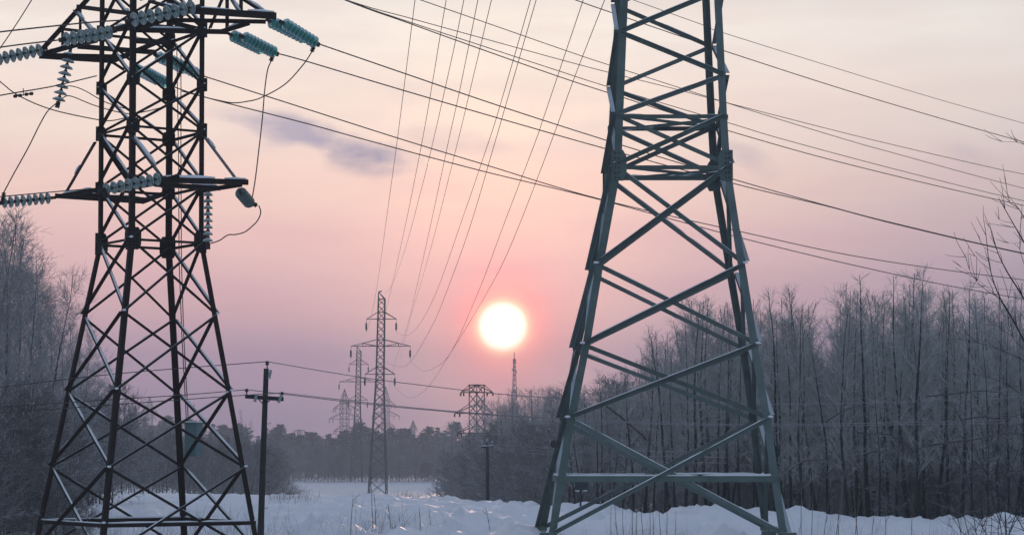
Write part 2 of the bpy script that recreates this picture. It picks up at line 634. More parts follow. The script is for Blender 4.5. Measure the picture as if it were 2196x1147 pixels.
def lattice(root, corner, levels, panels, rings, steel, leg_w, br_w, seed, gussets, snow_cover, mode='X', leg_levels=None, zig=None, plan=(), snowy=None):
    """corner(k, name) -> point of leg k at level; legs in order round the tower"""
    rng = random.Random(seed)
    snow = MB()
    tones = ZINC if steel is M['zinc'] else RUST

    def faces():
        for k in range(4):
            yield k, (k + 1) % 4

    def cen(l):
        return sum((corner(k, l) for k in range(4)), Vector()) / 4
    # legs
    for k in range(4):
        mb = MB()
        seq = leg_levels
        for a, b in zip(seq[:-1], seq[1:]):
            p, q = corner(k, a), corner(k, b)
            e1 = corner((k + 1) % 4, a) - p
            e2 = corner((k - 1) % 4, a) - p
            mb.angle(p, q, e1, e2, leg_w, leg_w * .14)
        mb.build('leg', tones[k % len(tones)], root)
    for (a, b, kind) in panels:
        for k, k2 in faces():
            mb = MB()
            p0, p1, q0, q1 = corner(k, a), corner(k2, a), corner(k, b), corner(k2, b)
            nrm = (p1 - p0).cross(q0 - p0).normalized()
            mid = (p0 + p1 + q0 + q1) / 4
            if nrm.dot(mid - (cen(a) + cen(b)) / 2) < 0:
                nrm = -nrm
            pairs = []
            if 'X' in kind:
                pairs = [(p0, q1, 1), (p1, q0, -1)]
            elif 'Z' in kind:
                flip = (k % 2 == 0) == (kind == 'Z0')
                pairs = [(p0, q1, 1)] if flip else [(p1, q0, 1)]
            for s, e, o_ in pairs:
                dd = (e - s).normalized()
                off = nrm * (.012 if o_ > 0 else -.012 - br_w * .14)
                s2, e2_ = s + dd * leg_w * .35 + off, e - dd * leg_w * .35 + off
                up = Vector((0, 0, 1))
                up = (up - dd * up.dot(dd)).normalized()
                mb.angle(s2 + up * br_w * .5, e2_ + up * br_w * .5, -up, nrm * o_, br_w, br_w * .13)
                on = snowy is None or snowy.get(k) == o_  # where snowy is given, its diagonals get a white strip as a lit flange
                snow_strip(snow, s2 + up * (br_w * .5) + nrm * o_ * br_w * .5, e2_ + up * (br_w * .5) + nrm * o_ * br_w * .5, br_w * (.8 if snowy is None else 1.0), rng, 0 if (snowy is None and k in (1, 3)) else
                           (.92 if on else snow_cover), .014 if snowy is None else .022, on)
            if mb.v:
                mb.build('cross_brace', rng.choice(tones), root)
    for lv in rings:
        for k, k2 in faces():
            p, q = corner(k, lv), corner(k2, lv)
            mid = (p + q) / 2 - cen(lv)
            nrm = Vector((mid.x, mid.y, 0)).normalized()
            mb = MB()
            big = 1.45 if lv in ('mid', 'low') else 1.0
            mb.angle(p + nrm * .03, q + nrm * .03, (0, 0, -1), -nrm, br_w * .95 * big, br_w * .13)
            mb.build('ring_beam', rng.choice(tones), root)
            snow_strip(snow, p - nrm * br_w * .3, q - nrm * br_w * .3, br_w * .7 * big, rng, .97 if big > 1 else snow_cover + .1, .03, big > 1)  # snow made unbroken on mid and low rings, so those beams look lit
    for lv in plan:
        mb = MB()
        for k in (0, 1):
            p, q = corner(k, lv), corner(k + 2, lv)
            dz = Vector((0, 0, -.06 - .09 * k))
            s = (q - p).cross(Vector((0, 0, 1))).normalized()
            mb.angle(p + dz, q + dz, s, (0, 0, 1), br_w * .7, br_w * .1)
            snow_strip(snow, p + dz, q + dz, br_w * .8, rng, snow_cover)
        mb.build('plan_bracing', steel, root)
    for lv, size, bolts in gussets:
        for k in range(4):
            mb = MB()
            p = corner(k, lv)
            for other in ((k + 1) % 4, (k - 1) % 4):
                e1 = (corner(other, lv) - p).normalized()
                nrm = e1.cross(Vector((0, 0, 1))).normalized()
                if nrm.dot(p - cen(lv)) < 0:
                    nrm = -nrm
                e2 = Vector((0, 0, 1))
                w, h = size
                plate(mb, p + nrm * .022, e1, e2, nrm, [(-.07, -h), (w * .72, -h), (w, -h * .55), (w, h * .55), (w * .72, h), (-.07, h)])
                mb.mi = 1
                for i in range(bolts):
                    for cxk in (.12, .38):
                        c = p + e1 * (w * cxk) + e2 * (h * (-.8 + 1.6 * i / max(1, bolts - 1))) + nrm * .03
                        mb.lathe([(.022, 0), (.022, .022), (.012, .03)], c, nrm, 6)
                mb.mi = 0
            mb.build('gusset_plate', [steel, M['bolt']], root)
            if rng.random() < .7:
                blob(snow, p + Vector((0, 0, size[1] * .2)), .05, .05, .03, rng)
    return snow


# ------------------------------------------------------------------ left tower (dark, rusty, close)
AL = R(33.3)
U = Vector((math.cos(AL), math.sin(AL), 0))
V = Vector((-math.sin(AL), math.cos(AL), 0))
DL = 63.0


def zpy(py, D):
    return P(CX, py, D).z


LEV = {'n4': 1001, 'n3': 840, 'n2': 676, 'low': 1115, 'foot': 1190, 'waist': 521, 'arm1': 402, 'r280': 284, 'g185': 186, 'arm2': 68,
       't0': -45, 't1': -160, 't2': -275, 't3': -390}
CXL = {'foot': 311.5, 'waist': 323.0, 't3': 331.0}


def left_corner(k, lv):
    py = LEV[lv]
    z = zpy(py, DL)
    if py >= 521:
        t = (py - 521) / (1115 - 521)
        s = (170 + (344.6 - 170) * t) * DL / F
        cx = 323 + (312.4 - 323) * t
    else:
        t = (521 - py) / 911
        s = (171 - 2 * t) * DL / F
        cx = 323 + 5 * t
    c = P(cx, py, DL)
    a, b = ((-1, -1), (1, -1), (1, 1), (-1, 1))[k]      # F, R, B, A
    q = c + U * (a * s / 2) + V * (b * s / 2)
    return Vector((q.x, q.y, z))


base_l = P(312, 1190, DL)
base_l.z = gz(base_l.x, base_l.y) - .1
tl = empty('lattice_tower', base_l, 'near black rusty lattice power tower with glass insulator strings on its arms', 'power tower')
LP = [('foot', 'n4', 'X'), ('n4', 'n3', 'X'), ('n3', 'n2', 'X'), ('n2', 'waist', 'X'), ('waist', 'arm1', 'X'), ('arm1', 'r280', 'X'),
      ('r280', 'g185', 'X'), ('g185', 'arm2', 'X'), ('arm2', 't0', 'X'), ('t0', 't1', 'X')]
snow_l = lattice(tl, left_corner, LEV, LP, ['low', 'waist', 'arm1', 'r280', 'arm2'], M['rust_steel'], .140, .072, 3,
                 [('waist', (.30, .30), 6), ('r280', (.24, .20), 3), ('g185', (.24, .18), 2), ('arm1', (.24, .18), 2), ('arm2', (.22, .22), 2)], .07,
                 leg_levels=['foot', 'waist', 'arm2', 't1'], snowy={3: -1, 1: 1})  # snowy: brightness of two faces' lit diagonals put in as continuous snow strips
rngL = random.Random(8)


def arm(name, members, steel, root, snow):
    mb = MB()
    for (x0, y0, d0, x1, y1, d1, w, h, sn) in members:
        p, q = P(x0, y0, d0), P(x1, y1, d1)
        if h > w:
            mb.bar(p, q, w, h)
        else:
            d = (q - p).normalized()
            sd = d.cross(Vector((0, 0, 1)))
            if sd.length < .2:
                sd = Vector((1, 0, 0))
            mb.angle(p, q, (0, 0, -1) if abs(d.z) < .9 else (1, 0, 0), sd, w, w * .14)
        if sn:
            up = Vector((0, 0, h / 2 if h > w else 0))
            snow_strip(snow, p + up, q + up, max(w, .09), rngL, sn, .05)
    return mb.build(name, steel, root)


# lower arms
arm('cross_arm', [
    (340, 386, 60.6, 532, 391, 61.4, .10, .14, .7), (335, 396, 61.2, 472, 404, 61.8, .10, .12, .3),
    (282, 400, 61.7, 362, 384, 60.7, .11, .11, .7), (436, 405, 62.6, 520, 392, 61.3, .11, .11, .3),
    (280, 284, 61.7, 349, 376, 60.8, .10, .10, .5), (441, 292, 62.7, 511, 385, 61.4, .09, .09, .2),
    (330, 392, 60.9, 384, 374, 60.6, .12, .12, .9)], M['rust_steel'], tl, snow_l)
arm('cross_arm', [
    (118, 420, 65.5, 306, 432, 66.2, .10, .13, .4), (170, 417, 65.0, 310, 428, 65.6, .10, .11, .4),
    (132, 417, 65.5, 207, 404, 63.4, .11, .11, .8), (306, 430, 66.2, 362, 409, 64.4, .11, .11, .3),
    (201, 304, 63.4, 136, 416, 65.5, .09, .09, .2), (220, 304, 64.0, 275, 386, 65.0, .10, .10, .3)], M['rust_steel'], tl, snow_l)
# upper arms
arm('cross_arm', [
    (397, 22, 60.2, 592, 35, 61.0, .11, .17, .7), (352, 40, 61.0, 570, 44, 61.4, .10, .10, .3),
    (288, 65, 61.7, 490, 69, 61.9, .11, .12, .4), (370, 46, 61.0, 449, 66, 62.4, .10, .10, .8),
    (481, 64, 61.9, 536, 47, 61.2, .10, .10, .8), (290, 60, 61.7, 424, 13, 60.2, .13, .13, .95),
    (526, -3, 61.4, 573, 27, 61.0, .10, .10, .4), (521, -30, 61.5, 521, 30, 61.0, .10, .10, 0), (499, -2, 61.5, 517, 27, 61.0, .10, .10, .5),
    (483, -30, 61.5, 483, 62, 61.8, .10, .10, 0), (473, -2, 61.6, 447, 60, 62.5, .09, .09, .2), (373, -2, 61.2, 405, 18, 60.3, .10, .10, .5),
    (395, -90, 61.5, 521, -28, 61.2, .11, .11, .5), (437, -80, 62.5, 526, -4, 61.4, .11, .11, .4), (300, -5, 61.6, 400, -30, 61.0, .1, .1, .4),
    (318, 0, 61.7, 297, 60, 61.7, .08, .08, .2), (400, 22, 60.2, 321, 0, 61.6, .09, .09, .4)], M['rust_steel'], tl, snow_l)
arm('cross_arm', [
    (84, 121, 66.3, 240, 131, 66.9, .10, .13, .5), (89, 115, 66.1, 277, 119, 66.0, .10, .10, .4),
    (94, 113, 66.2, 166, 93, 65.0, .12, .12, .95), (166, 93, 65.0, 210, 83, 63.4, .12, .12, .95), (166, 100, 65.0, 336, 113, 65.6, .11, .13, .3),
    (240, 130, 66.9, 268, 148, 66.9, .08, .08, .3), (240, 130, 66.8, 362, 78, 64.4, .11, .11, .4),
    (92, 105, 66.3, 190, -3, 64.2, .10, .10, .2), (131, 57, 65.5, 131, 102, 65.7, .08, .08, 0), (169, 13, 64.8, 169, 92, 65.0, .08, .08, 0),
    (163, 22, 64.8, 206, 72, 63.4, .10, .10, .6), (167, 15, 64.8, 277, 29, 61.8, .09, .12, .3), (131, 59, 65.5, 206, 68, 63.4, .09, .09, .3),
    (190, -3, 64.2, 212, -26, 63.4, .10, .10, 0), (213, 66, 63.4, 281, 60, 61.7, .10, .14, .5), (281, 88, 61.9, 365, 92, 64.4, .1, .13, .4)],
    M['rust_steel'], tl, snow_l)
# step bolts and pale spots on the right leg, snow lumps at the joints
for lv in ('n2', 'n3', 'n4', 'waist', 'low'):
    for k in (0, 1):
        blob(snow_l, left_corner(k, lv) + Vector((.03, -.06, .03)), .06, .06, .03, rngL)
snow_l.build('snow_cover', M['snowcap'], tl, smooth=True)['kind'] = 'stuff'  # real snow, plus the strips standing in for lit diagonals
mb = MB()
mb.box(P(168, 1121, 61.6), .16, .03, .27)
mb.build('number_plate', M['plate'], tl)
# grey cabinet on the back leg, with its cables
mb = MB()
cb = empty('equipment_cabinet', P(415, 980, 65.6), 'grey green metal cabinet with snow on top, fixed to the black tower', 'cabinet')
p = P(415, 943, 65.6)
rot = R(-24)
ex, ey = Vector((math.cos(rot), math.sin(rot), 0)), Vector((-math.sin(rot), math.cos(rot), 0))


def obox(mb, c, ax, ay, sx, sy, sz):
    pr = [(-.5, -.5), (.5, -.5), (.5, .5), (-.5, .5)]
    a = [c + ax * x * sx + ay * y * sy - Vector((0, 0, sz / 2)) for x, y in pr]
    b = [c + ax * x * sx + ay * y * sy + Vector((0, 0, sz / 2)) for x, y in pr]
    mb.prism(a, b)


obox(mb, p, ex, ey, .36, .34, .92)
mb.build('body', M['cabinet'], cb)
mb = MB()
obox(mb, p - ey * .18 + Vector((0, 0, 0)), ex, ey, .33, .022, .87)
dr = mb.build('door', M['cabinet'], cb)
mb = MB()
obox(mb, p - ey * .2 + ex * .12, ex, ey, .03, .03, .12)
h = mb.build('handle', M['bolt'], dr)
h.parent = dr
h.location = Vector((0, 0, 0))
h.data.transform(h.matrix_basis)
mb = MB()
obox(mb, p + Vector((0, 0, .475)), ex, ey, .42, .40, .03)
mb.build('roof', M['cabinet'], cb)
mb = MB()
obox(mb, p + Vector((0, 0, .51)), ex, ey, .38, .36, .04)
mb.build('snow_cap', M['snowcap'], cb)
for i, (x0, x1) in enumerate(((383, 394), (388, 398))):
    mb = MB()
    mb.tube([P(x0 - 4 * (i == 0), 100, 64.6), P(x0, 340, 64.7), P(x0 + 1, 560, 64.8), P(x1 - 4, 720, 65.1), P(x1 + 6, 905, 65.6)], .014, 5)
    tag(mb.build('cable', M['wire']), ('thin cable nearer the dark leg, running down the black tower into the cabinet',
                                       'thin cable just right of its twin, running down the black tower into the cabinet')[i], 'cable')

# ------------------------------------------------------------------ right tower (grey-green, galvanised)
RL = {'foot': 1148, 'mid': 1020, 'n3': 896, 'n2': 738, 'n1': 566, 'waist': 355, 'ring': 246, 'z1': 162, 'z2': 70, 'z3': -20, 't1': -120, 't2': -220}
LEGX = {  # photo pixel lines of the four legs: [(py, px)...]
    0: [(1142, 1176), (893, 1218), (747, 1248), (562, 1279), (355, 1317), (244, 1321), (70, 1328), (0, 1332), (-220, 1341)],    # front left
    1: [(1142, 1688), (897, 1652), (747, 1627), (566, 1598), (355, 1566), (244, 1559), (70, 1551), (0, 1547), (-220, 1536)],    # front right
    2: [(1131, 1649), (897, 1622), (747, 1601), (566, 1570), (370, 1538), (244, 1532), (70, 1524), (0, 1521), (-220, 1511)],    # back right
    3: [(1131, 1156), (893, 1203), (747, 1230), (562, 1268), (370, 1299), (244, 1307), (70, 1316), (0, 1320), (-220, 1330)]}    # back left
DR = 63.0


def leg_px(k, py):
    a = sorted(LEGX[k])
    return float(np.interp(py, [q[0] for q in a], [q[1] for q in a]))


def right_corner(k, lv):
    py = RL[lv]
    wpx = leg_px(1, py) - leg_px(0, py)
    D = DR if k in (0, 1) else DR + .8 * wpx * DR / F
    z = zpy(py, DR)
    pyk = py
    if k >= 2:   # same height seen from further back
        pyk = HOR - (z - CAMZ) * F / D
        for _ in range(3):
            pyk += (P(CX, pyk, D).z - z) * F / D
    q = P(leg_px(k, pyk), pyk, D)
    q.z = z
    return q


base_r = P(1420, 1142, 65)
base_r.z = gz(base_r.x, base_r.y) - .1
tr = empty('lattice_tower', base_r, 'big grey green lattice power tower standing by the right forest edge', 'power tower')
RP = [('foot', 'n3', 'X'), ('n3', 'n2', 'X'), ('n2', 'n1', 'X'), ('n1', 'waist', 'X'), ('waist', 'ring', 'X'), ('ring', 'z1', 'Z0'), ('z1', 'z2', 'Z1'),
      ('z2', 'z3', 'Z0'), ('z3', 't1', 'Z1'), ('t1', 't2', 'Z0')]
snow_r = lattice(tr, right_corner, RL, RP, ['mid', 'waist', 'ring'], M['zinc'], .20, .118, 5,
                 [('waist', (.34, .42), 6)], .3, leg_levels=['foot', 'n3', 'n2', 'n1', 'waist', 'ring', 'z2', 't2'], plan=('waist', 'ring'))
rngR = random.Random(4)
for lv in ('n1', 'n2', 'n3'):
    for k in (0, 1):
        blob(snow_r, right_corner(k, lv) + Vector((0, -.04, .04)), .085, .07, .035, rngR)
snow_r.build('snow_cover', M['snowcap'], tr, smooth=True)['kind'] = 'stuff'
for k in range(4):
    q = right_corner(k, 'foot')
    mb = MB()
    mb.box((q.x, q.y, q.z + .03), .46, .46, .12)
    mb.box((q.x, q.y, gz(q.x, q.y) - .25), .40, .40, max(.2, 2 * (q.z - gz(q.x, q.y) + .25) - .1))
    mb.build('foot_plate', M['zinc'], tr)
mb = MB()
c = P(1184, 951, 63.4)
mb.lathe([(.02, 0), (.10, .0), (.11, .02), (.11, .07), (.09, .10), (.03, .11)], c, (.9, -.45, 0), 14)
mb.bar(c + Vector((0, .02, 0)), c + Vector((.2, .05, 0)), .03, .03)
mb.build('warning_lamp', M['ceramic'], tr)


# ------------------------------------------------------------------ insulator strings
DISCS = {}


def disc_mesh(kind, Rd):
    key = (kind, round(Rd, 3))
    if key not in DISCS:
        mb = MB()
        mb.lathe([(.02, .10), (.045, .09), (.055, .045), (Rd * .5, .03), (Rd * .85, .0), (Rd, -.035), (Rd * .99, -.05), (Rd * .9, -.03),
                  (Rd * .72, -.012), (Rd * .70, -.04), (Rd * .62, -.012), (Rd * .45, -.02), (.035, -.03), (.02, -.07)], (0, 0, 0), (0, 0, 1), 20)
        me = mb.mesh('disc', [M[kind], M['cap']], True)
        mi = [1 if i < 40 else 0 for i in range(len(me.polygons))]
        me.polygons.foreach_set('material_index', mi)
        DISCS[key] = me
    return DISCS[key]


def insulator(p, q, n, Rd, kind, label, group=None, coil=None, flip=False):
    p, q = Vector(p), Vector(q)
    t = empty('insulator_string', p, label, 'insulator', group)
    ax = (q - p).normalized()
    me = disc_mesh(kind, Rd)
    Ln = (q - p).length
    a0, a1 = .10 * Ln, .93 * Ln
    qu = (ax if flip else -ax).to_track_quat('Z', 'Y')
    for i in range(n):
        o = bpy.data.objects.new('disc', me)
        COL.objects.link(o)
        o.parent = t
        o.location = ax * (a0 + (a1 - a0) * (i / (n - 1)))
        o.rotation_mode = 'QUATERNION'
        o.rotation_quaternion = qu
    mb = MB()
    mb.tube([p, q], .028, 6)
    mb.tube([p - ax * .05, p + ax * .08], .045, 6)
    mb.build('rod', M['cap'], t)
    mb = MB()
    mb.bar(q - ax * .03, q + ax * .16, .06, .12)
    if coil is not None:
        e = Vector(coil)
        d = (e - q)
        for i in range(5):
            c = q + d * (.25 + .75 * i / 5)
            mb.lathe([(.02, -.03), (.075, 0), (.02, .03)], c, d, 8)
        mb.tube([q, e], .02, 5)
    mb.build('clamp', M['cap'], t)
    return t


insulator(P(427, 13, 60.2), P(280, 44, 59.0), 8, .19, 'glass_frost', 'frost covered glass insulator string, topmost, in front of the black tower')
insulator(P(246, 68, 62.0), P(138, 85, 61.0), 7, .19, 'glass_frost', 'frosty insulator string left of the front leg, just under the topmost one')
insulator(P(98, 105, 66.2), P(-22, 131, 65.2), 8, .19, 'glass_frost', 'frosty insulator string at the tip of the upper left arm, cut by the picture edge')
insulator(P(352, 381, 60.6), P(222, 407, 59.5), 8, .17, 'glass_frost', 'frosty insulator string lying across the lower arms of the black tower',
          coil=P(231, 424, 59.4))
insulator(P(116, 424, 65.5), P(4, 435, 64.7), 8, .165, 'glass_frost', 'frosty insulator string at the tip of the lower left arm', coil=P(9, 411, 64.7))
insulator(P(152, 104, 66.2), P(125, 220, 66.2), 8, .19, 'glass_frost', 'hanging insulator string under the upper left arm, slightly tilted')
insulator(P(446, 404, 61.9), P(446, 522, 61.9), 8, .13, 'glass_frost', 'slim insulator string hanging straight down beside the right leg of the black tower')
insulator(P(515, 412, 61.2), P(534, 434, 62.3), 5, .165, 'glass_dark', 'short looking glass insulator string seen end on, hanging from the lower right arm tip',
          coil=P(552, 441, 62.4))
for (a, b, c, d, D0, D1, n, wh, co) in (
        (574, 44, 652, 82, 61.0, 62.0, 9, 'upper right arm tip, lower left one of the outer pair', None),
        (603, 47, 676, 92, 61.1, 62.1, 9, 'upper right arm tip, farther out of the outer pair', (668, 113)),
        (493, 74, 560, 106, 61.9, 62.9, 9, 'inner end of the upper right arm, left one of its pair', None),
        (517, 77, 588, 113, 62.0, 63.0, 9, 'inner end of the upper right arm, right one of its pair', (580, 133)),
        (333, 119, 396, 148, 65.7, 66.6, 9, 'tower middle, left one of the upper pair seen through the lattice', None),
        (352, 122, 428, 161, 65.7, 66.7, 9, 'tower middle, right one of the upper pair seen through the lattice', None),
        (285, 145, 338, 172, 66.9, 67.7, 9, 'tower middle, left one of the lower pair seen through the lattice', None),
        (303, 149, 356, 178, 66.9, 67.7, 9, 'tower middle, right one of the lower pair seen through the lattice', None)):
    insulator(P(a, b, D0), P(c, d, D1), n, .17, 'glass_teal', 'teal insulator string at the ' + wh.replace(' seen through the lattice', '').replace('inner end of the', 'inner'), 'teal glass insulator strings of the black tower',
              coil=P(co[0], co[1], D1) if co else None)


# ------------------------------------------------------------------ wires
def spline(pts, n):
    """Catmull-Rom through points"""
    out = []
    k = len(pts)
    for i in range(k - 1):
        p0, p1, p2, p3 = pts[max(0, i - 1)], pts[i], pts[i + 1], pts[min(k - 1, i + 2)]
        for j in range(n):
            t = j / n
            out.append(.5 * ((2 * p1) + (p2 - p0) * t + (2 * p0 - 5 * p1 + 4 * p2 - p3) * t * t + (3 * p1 - p0 - 3 * p2 + p3) * t ** 3))
    out.append(pts[-1])
    return out


def wire(pix, D0, D1, rad, label, group=None, m='wire', name='power_line', cat='power line', by='px', sides=5):
    a = [q[0] if by == 'px' else q[1] for q in pix]
    pts = []
    for q, s in zip(pix, a):
        t = (s - a[0]) / (a[-1] - a[0])
        D = 1 / ((1 - t) / D0 + t / D1)
        pts.append(P(q[0], q[1], D))
    pts = spline(pts, 8)
    mb = MB()
    mb.tube(pts, rad, sides)
    o = mb.build(name, M[m], loc=pts[0], smooth=True)
    return tag(o, label, cat, group)


G1 = 'wires leaving the black tower to the right'
wire([(678, 93), (870, 159), (1072, 228), (1296, 300), (1577, 386), (1791, 446), (1927, 481), (2196, 543), (2500, 602)], 62.1, 125, .019,
     'topmost wire from the outer teal insulator pair, running behind the grey tower', G1)
wire([(590, 114), (660, 133), (867, 195), (1090, 260), (1294, 318), (1578, 395), (1776, 443), (1927, 482.5), (2196, 544.5), (2500, 606)], 63, 123, .019,
     'wire from the inner teal insulator pair on the upper right arm', G1)
wire([(428, 161), (660, 235), (864, 300), (1048, 356), (1282, 426), (1593, 498), (1867, 555), (2196, 600), (2500, 630)], 66.7, 128, .019,
     'wire from the teal insulators inside the black tower, upper of the low two', G1)
wire([(356, 180), (440, 209), (660, 266), (783, 300), (1030, 366), (1281, 427), (1596, 512), (1859, 575), (2107, 626), (2500, 690)], 67.7, 126, .019,
     'lowest wire leaving the black tower, passing over the right tree tops', G1)
G2 = 'wires crossing the sky behind the grey tower'
wire([(500, -105), (738, 0), (884, 53), (1006, 97), (1196, 164), (1303, 199), (1566, 282), (1837, 357), (2196, 441), (2500, 500)], 62, 125, .018,
     'darker one of two wires entering together at the top, lower right of the two', G2)
wire([(500, -95), (745, 2), (884, 50), (1031, 98), (1199, 153), (1305, 187), (1566, 265), (1683, 300), (1927, 365), (2196, 431), (2500, 495)], 68, 135, .016,
     'thin wire just above the darker one entering at the top', G2)
wire([(500, -90), (750, 3), (884, 41), (1036, 83), (1207, 130), (1306, 156), (1450, 192), (1590, 229), (1870, 300), (2137, 362), (2196, 374), (2500, 440)], 72, 140, .016,
     'thin wire splitting upward from two others at the top, gentlest slope', G2)
wire([(700, -70), (900, 0), (1018, 41), (1216, 110), (1306, 140), (1590, 231), (1815, 300), (1922, 330), (2180, 400), (2500, 478)], 72, 140, .016,
     'thin wire steeply crossing the others behind the grey tower', G2)
wire([(1000, -85), (1232, 0), (1312, 28), (1545, 107), (1864, 209), (2196, 305), (2500, 385)], 68, 125, .018,
     'dark wire passing through the upper part of the grey tower to the right edge', G2)
wire([(1120, -85), (1356, 0), (1518, 58), (1554, 72), (1957, 197), (2196, 265), (2500, 348)], 80, 140, .014,
     'topmost pale thin wire right of the grey tower', G2)
G3 = 'wires of the far line rising overhead'
CL = [
    ([(905, -120), (890, 0), (870, 159), (852, 300), (834, 432), (809, 610), (796, 679), (786, 712)], 'leftmost thin wire rising steeply from the far towers'),
    ([(982, -120), (957, 0), (927, 180), (904, 310), (870, 480), (841, 610), (828, 668), (812, 742)], 'second from left of the wires rising from the far towers'),
    ([(1022, -120), (995, 0), (972, 111), (928, 307), (900, 420), (867, 540), (840, 612), (825, 630)], 'thin wire curving down to the very top of the nearer far tower'),
    ([(1049, -120), (1025, 0), (985, 198), (961, 307), (924, 480), (893, 618), (872, 704), (844, 788), (834, 845)], 'left one of a close pair rising steeply over the far towers'),
    ([(1082, -120), (1054, 0), (1005, 207), (981, 307), (930, 510), (900, 616), (878, 690), (858, 770)], 'right one of a close pair rising steeply over the far towers'),
    ([(1173, -120), (1138, 0), (1072, 228), (1047, 307), (990, 474), (935, 628), (899, 696), (872, 719), (848, 712)], 'wire sagging onto the upper right arm of the nearer far tower'),
    ([(1186, -120), (1150, 0), (1061, 307), (1006, 492), (956, 630), (926, 700), (882, 773), (858, 786), (826, 776)], 'wire sagging past the long arm of the nearer far tower'),
    ([(1291, -120), (1251, 0), (1165, 255), (1147, 307), (1081, 480), (1024, 630), (966, 757), (932, 788), (905, 794), (877, 772)], 'wire left of the sun, sagging to the end of the long arm'),
    ([(1343, -120), (1297, 0), (1228, 177), (1180, 310), (1096, 525), (1043, 630), (966, 757), (914, 834), (875, 852), (846, 828)], 'wire nearest the sun, sagging to the lowest arm')]
for i, (pix, lab) in enumerate(CL):
    wire(pix, 66, 345 if i not in (3, 4) else 500, .013, lab, G3, by='px')
# short jumpers and the wires leaving to the left
G4 = 'short wires round the black tower'
wire([(281, 43), (200, 48), (100, 58), (0, 69), (-90, 80)], 59, 54, .02, 'upper wire leaving left from the topmost frosty insulators', G4)
wire([(138, 85), (60, 94), (0, 102), (-90, 116)], 61, 56, .02, 'lower wire leaving left above the upper left arm', G4)
wire([(72, -6), (40, 45), (0, 104), (-30, 140)], 66, 65.3, .016, 'dark wire slanting down to the upper left insulators', G4)
wire([(-60, 218), (0, 205), (100, 188), (150, 177), (207, 163)], 58, 64, .018, 'wire meeting the left leg with two small dampers', G4)
wire([(-40, 140), (0, 175), (41, 206), (110, 235), (204, 256), (240, 259), (272, 252)], 60, 64, .016, 'loose wire sagging into the left side of the black tower', G4)
wire([(137, 187), (153, 185), (180, 194), (225, 219), (271, 234)], 66, 64.5, .015, 'thin upper jumper from the tilted hanging string into the tower', G4)
wire([(128, 217), (137, 209), (153, 207), (207, 228), (271, 244), (310, 240), (350, 230)], 66.2, 65, .016, 'lower jumper from the tilted hanging string into the tower', G4)
wire([(9, 411), (30, 372), (60, 318), (85, 268), (103, 238), (126, 218)], 64.7, 66.2, .018, 'jumper rising from the lower left insulators to the tilted string', G4)
wire([(-70, 428), (10, 421), (110, 412), (207, 404)], 64, 63.5, .016, 'nearly level wire above the lower left insulators', G4)
wire([(581, 133), (574, 150), (568, 190), (562, 260), (554, 330), (548, 380), (543, 412), (539, 431)], 63, 62.4, .017, 'jumper hanging down to the lower right insulators', G4, by='py')
wire([(668, 113), (648, 142), (610, 182), (560, 210), (530, 218), (500, 221), (470, 216), (440, 209), (390, 196)], 62.1, 66, .017, 'long jumper looping under the teal insulators', G4)
wire([(555, 441), (559, 455), (553, 472), (540, 486), (524, 498), (505, 503), (489, 504), (470, 516), (452, 522)], 62.4, 61.9, .017,
     'curled jumper beside the slim hanging string', G4, by='py')
mb = MB()
for x, y in ((38, 206), (62, 202)):
    c = P(x, y, 60)
    mb.lathe([(.01, -.12), (.045, -.10), (.045, -.03), (.012, 0), (.045, .03), (.045, .10), (.01, .12)], c, (1, .1, .15), 8)
mb.bar(P(36, 207, 60), P(64, 201, 60), .015, .015)
mb.bar(P(50, 190, 60), P(50, 206, 60), .02, .02)
tag(mb.build('line_damper', M['cap'], loc=P(50, 206, 60)), 'small dumbbell damper on the loose wire near the left edge', 'damper')

# ------------------------------------------------------------------ utility pole
DP = 68.0
bp = P(559, 1150, DP)
bp.z = gz(bp.x, bp.y)
up_ = empty('utility_pole', bp, 'dark wooden utility pole with one crossarm beside the black tower', 'utility pole')
mb = MB()
mb.tube([Vector((bp.x, bp.y, bp.z - .3)), P(560, 1110, DP), P(566, 930, DP), P(571, 790, DP)], [.098, .093, .083, .075], 12)
mb.build('pole', M['pole'], up_, True)
mb = MB()
mb.tube([P(526, 849.5, DP - .14), P(608, 855.5, DP - .14)], .062, 10)
mb.build('crossarm', M['pole'], up_, True)
mb = MB()
mb.bar(P(555, 856, DP - .06), P(566, 868, DP - .06), .04, .03)
mb.bar(P(579, 857, DP - .06), P(567, 869, DP - .06), .04, .03)
mb.build('bracket', M['bolt'], up_)


def pin(x, y0, y1, D, root):
    mb = MB()
    a, b = P(x, y0, D), P(x, y1, D)
    hh = (b - a).length
    mb.lathe([(.018, 0), (.018, hh * .45), (.055, hh * .5), (.06, hh * .62), (.03, hh * .68), (.055, hh * .74), (.05, hh * .86), (.03, hh * .9), (.04, hh), (.01, hh * 1.02)], a, b - a, 12)
    mb.build('pin_insulator', M['ceramic'], root, True)


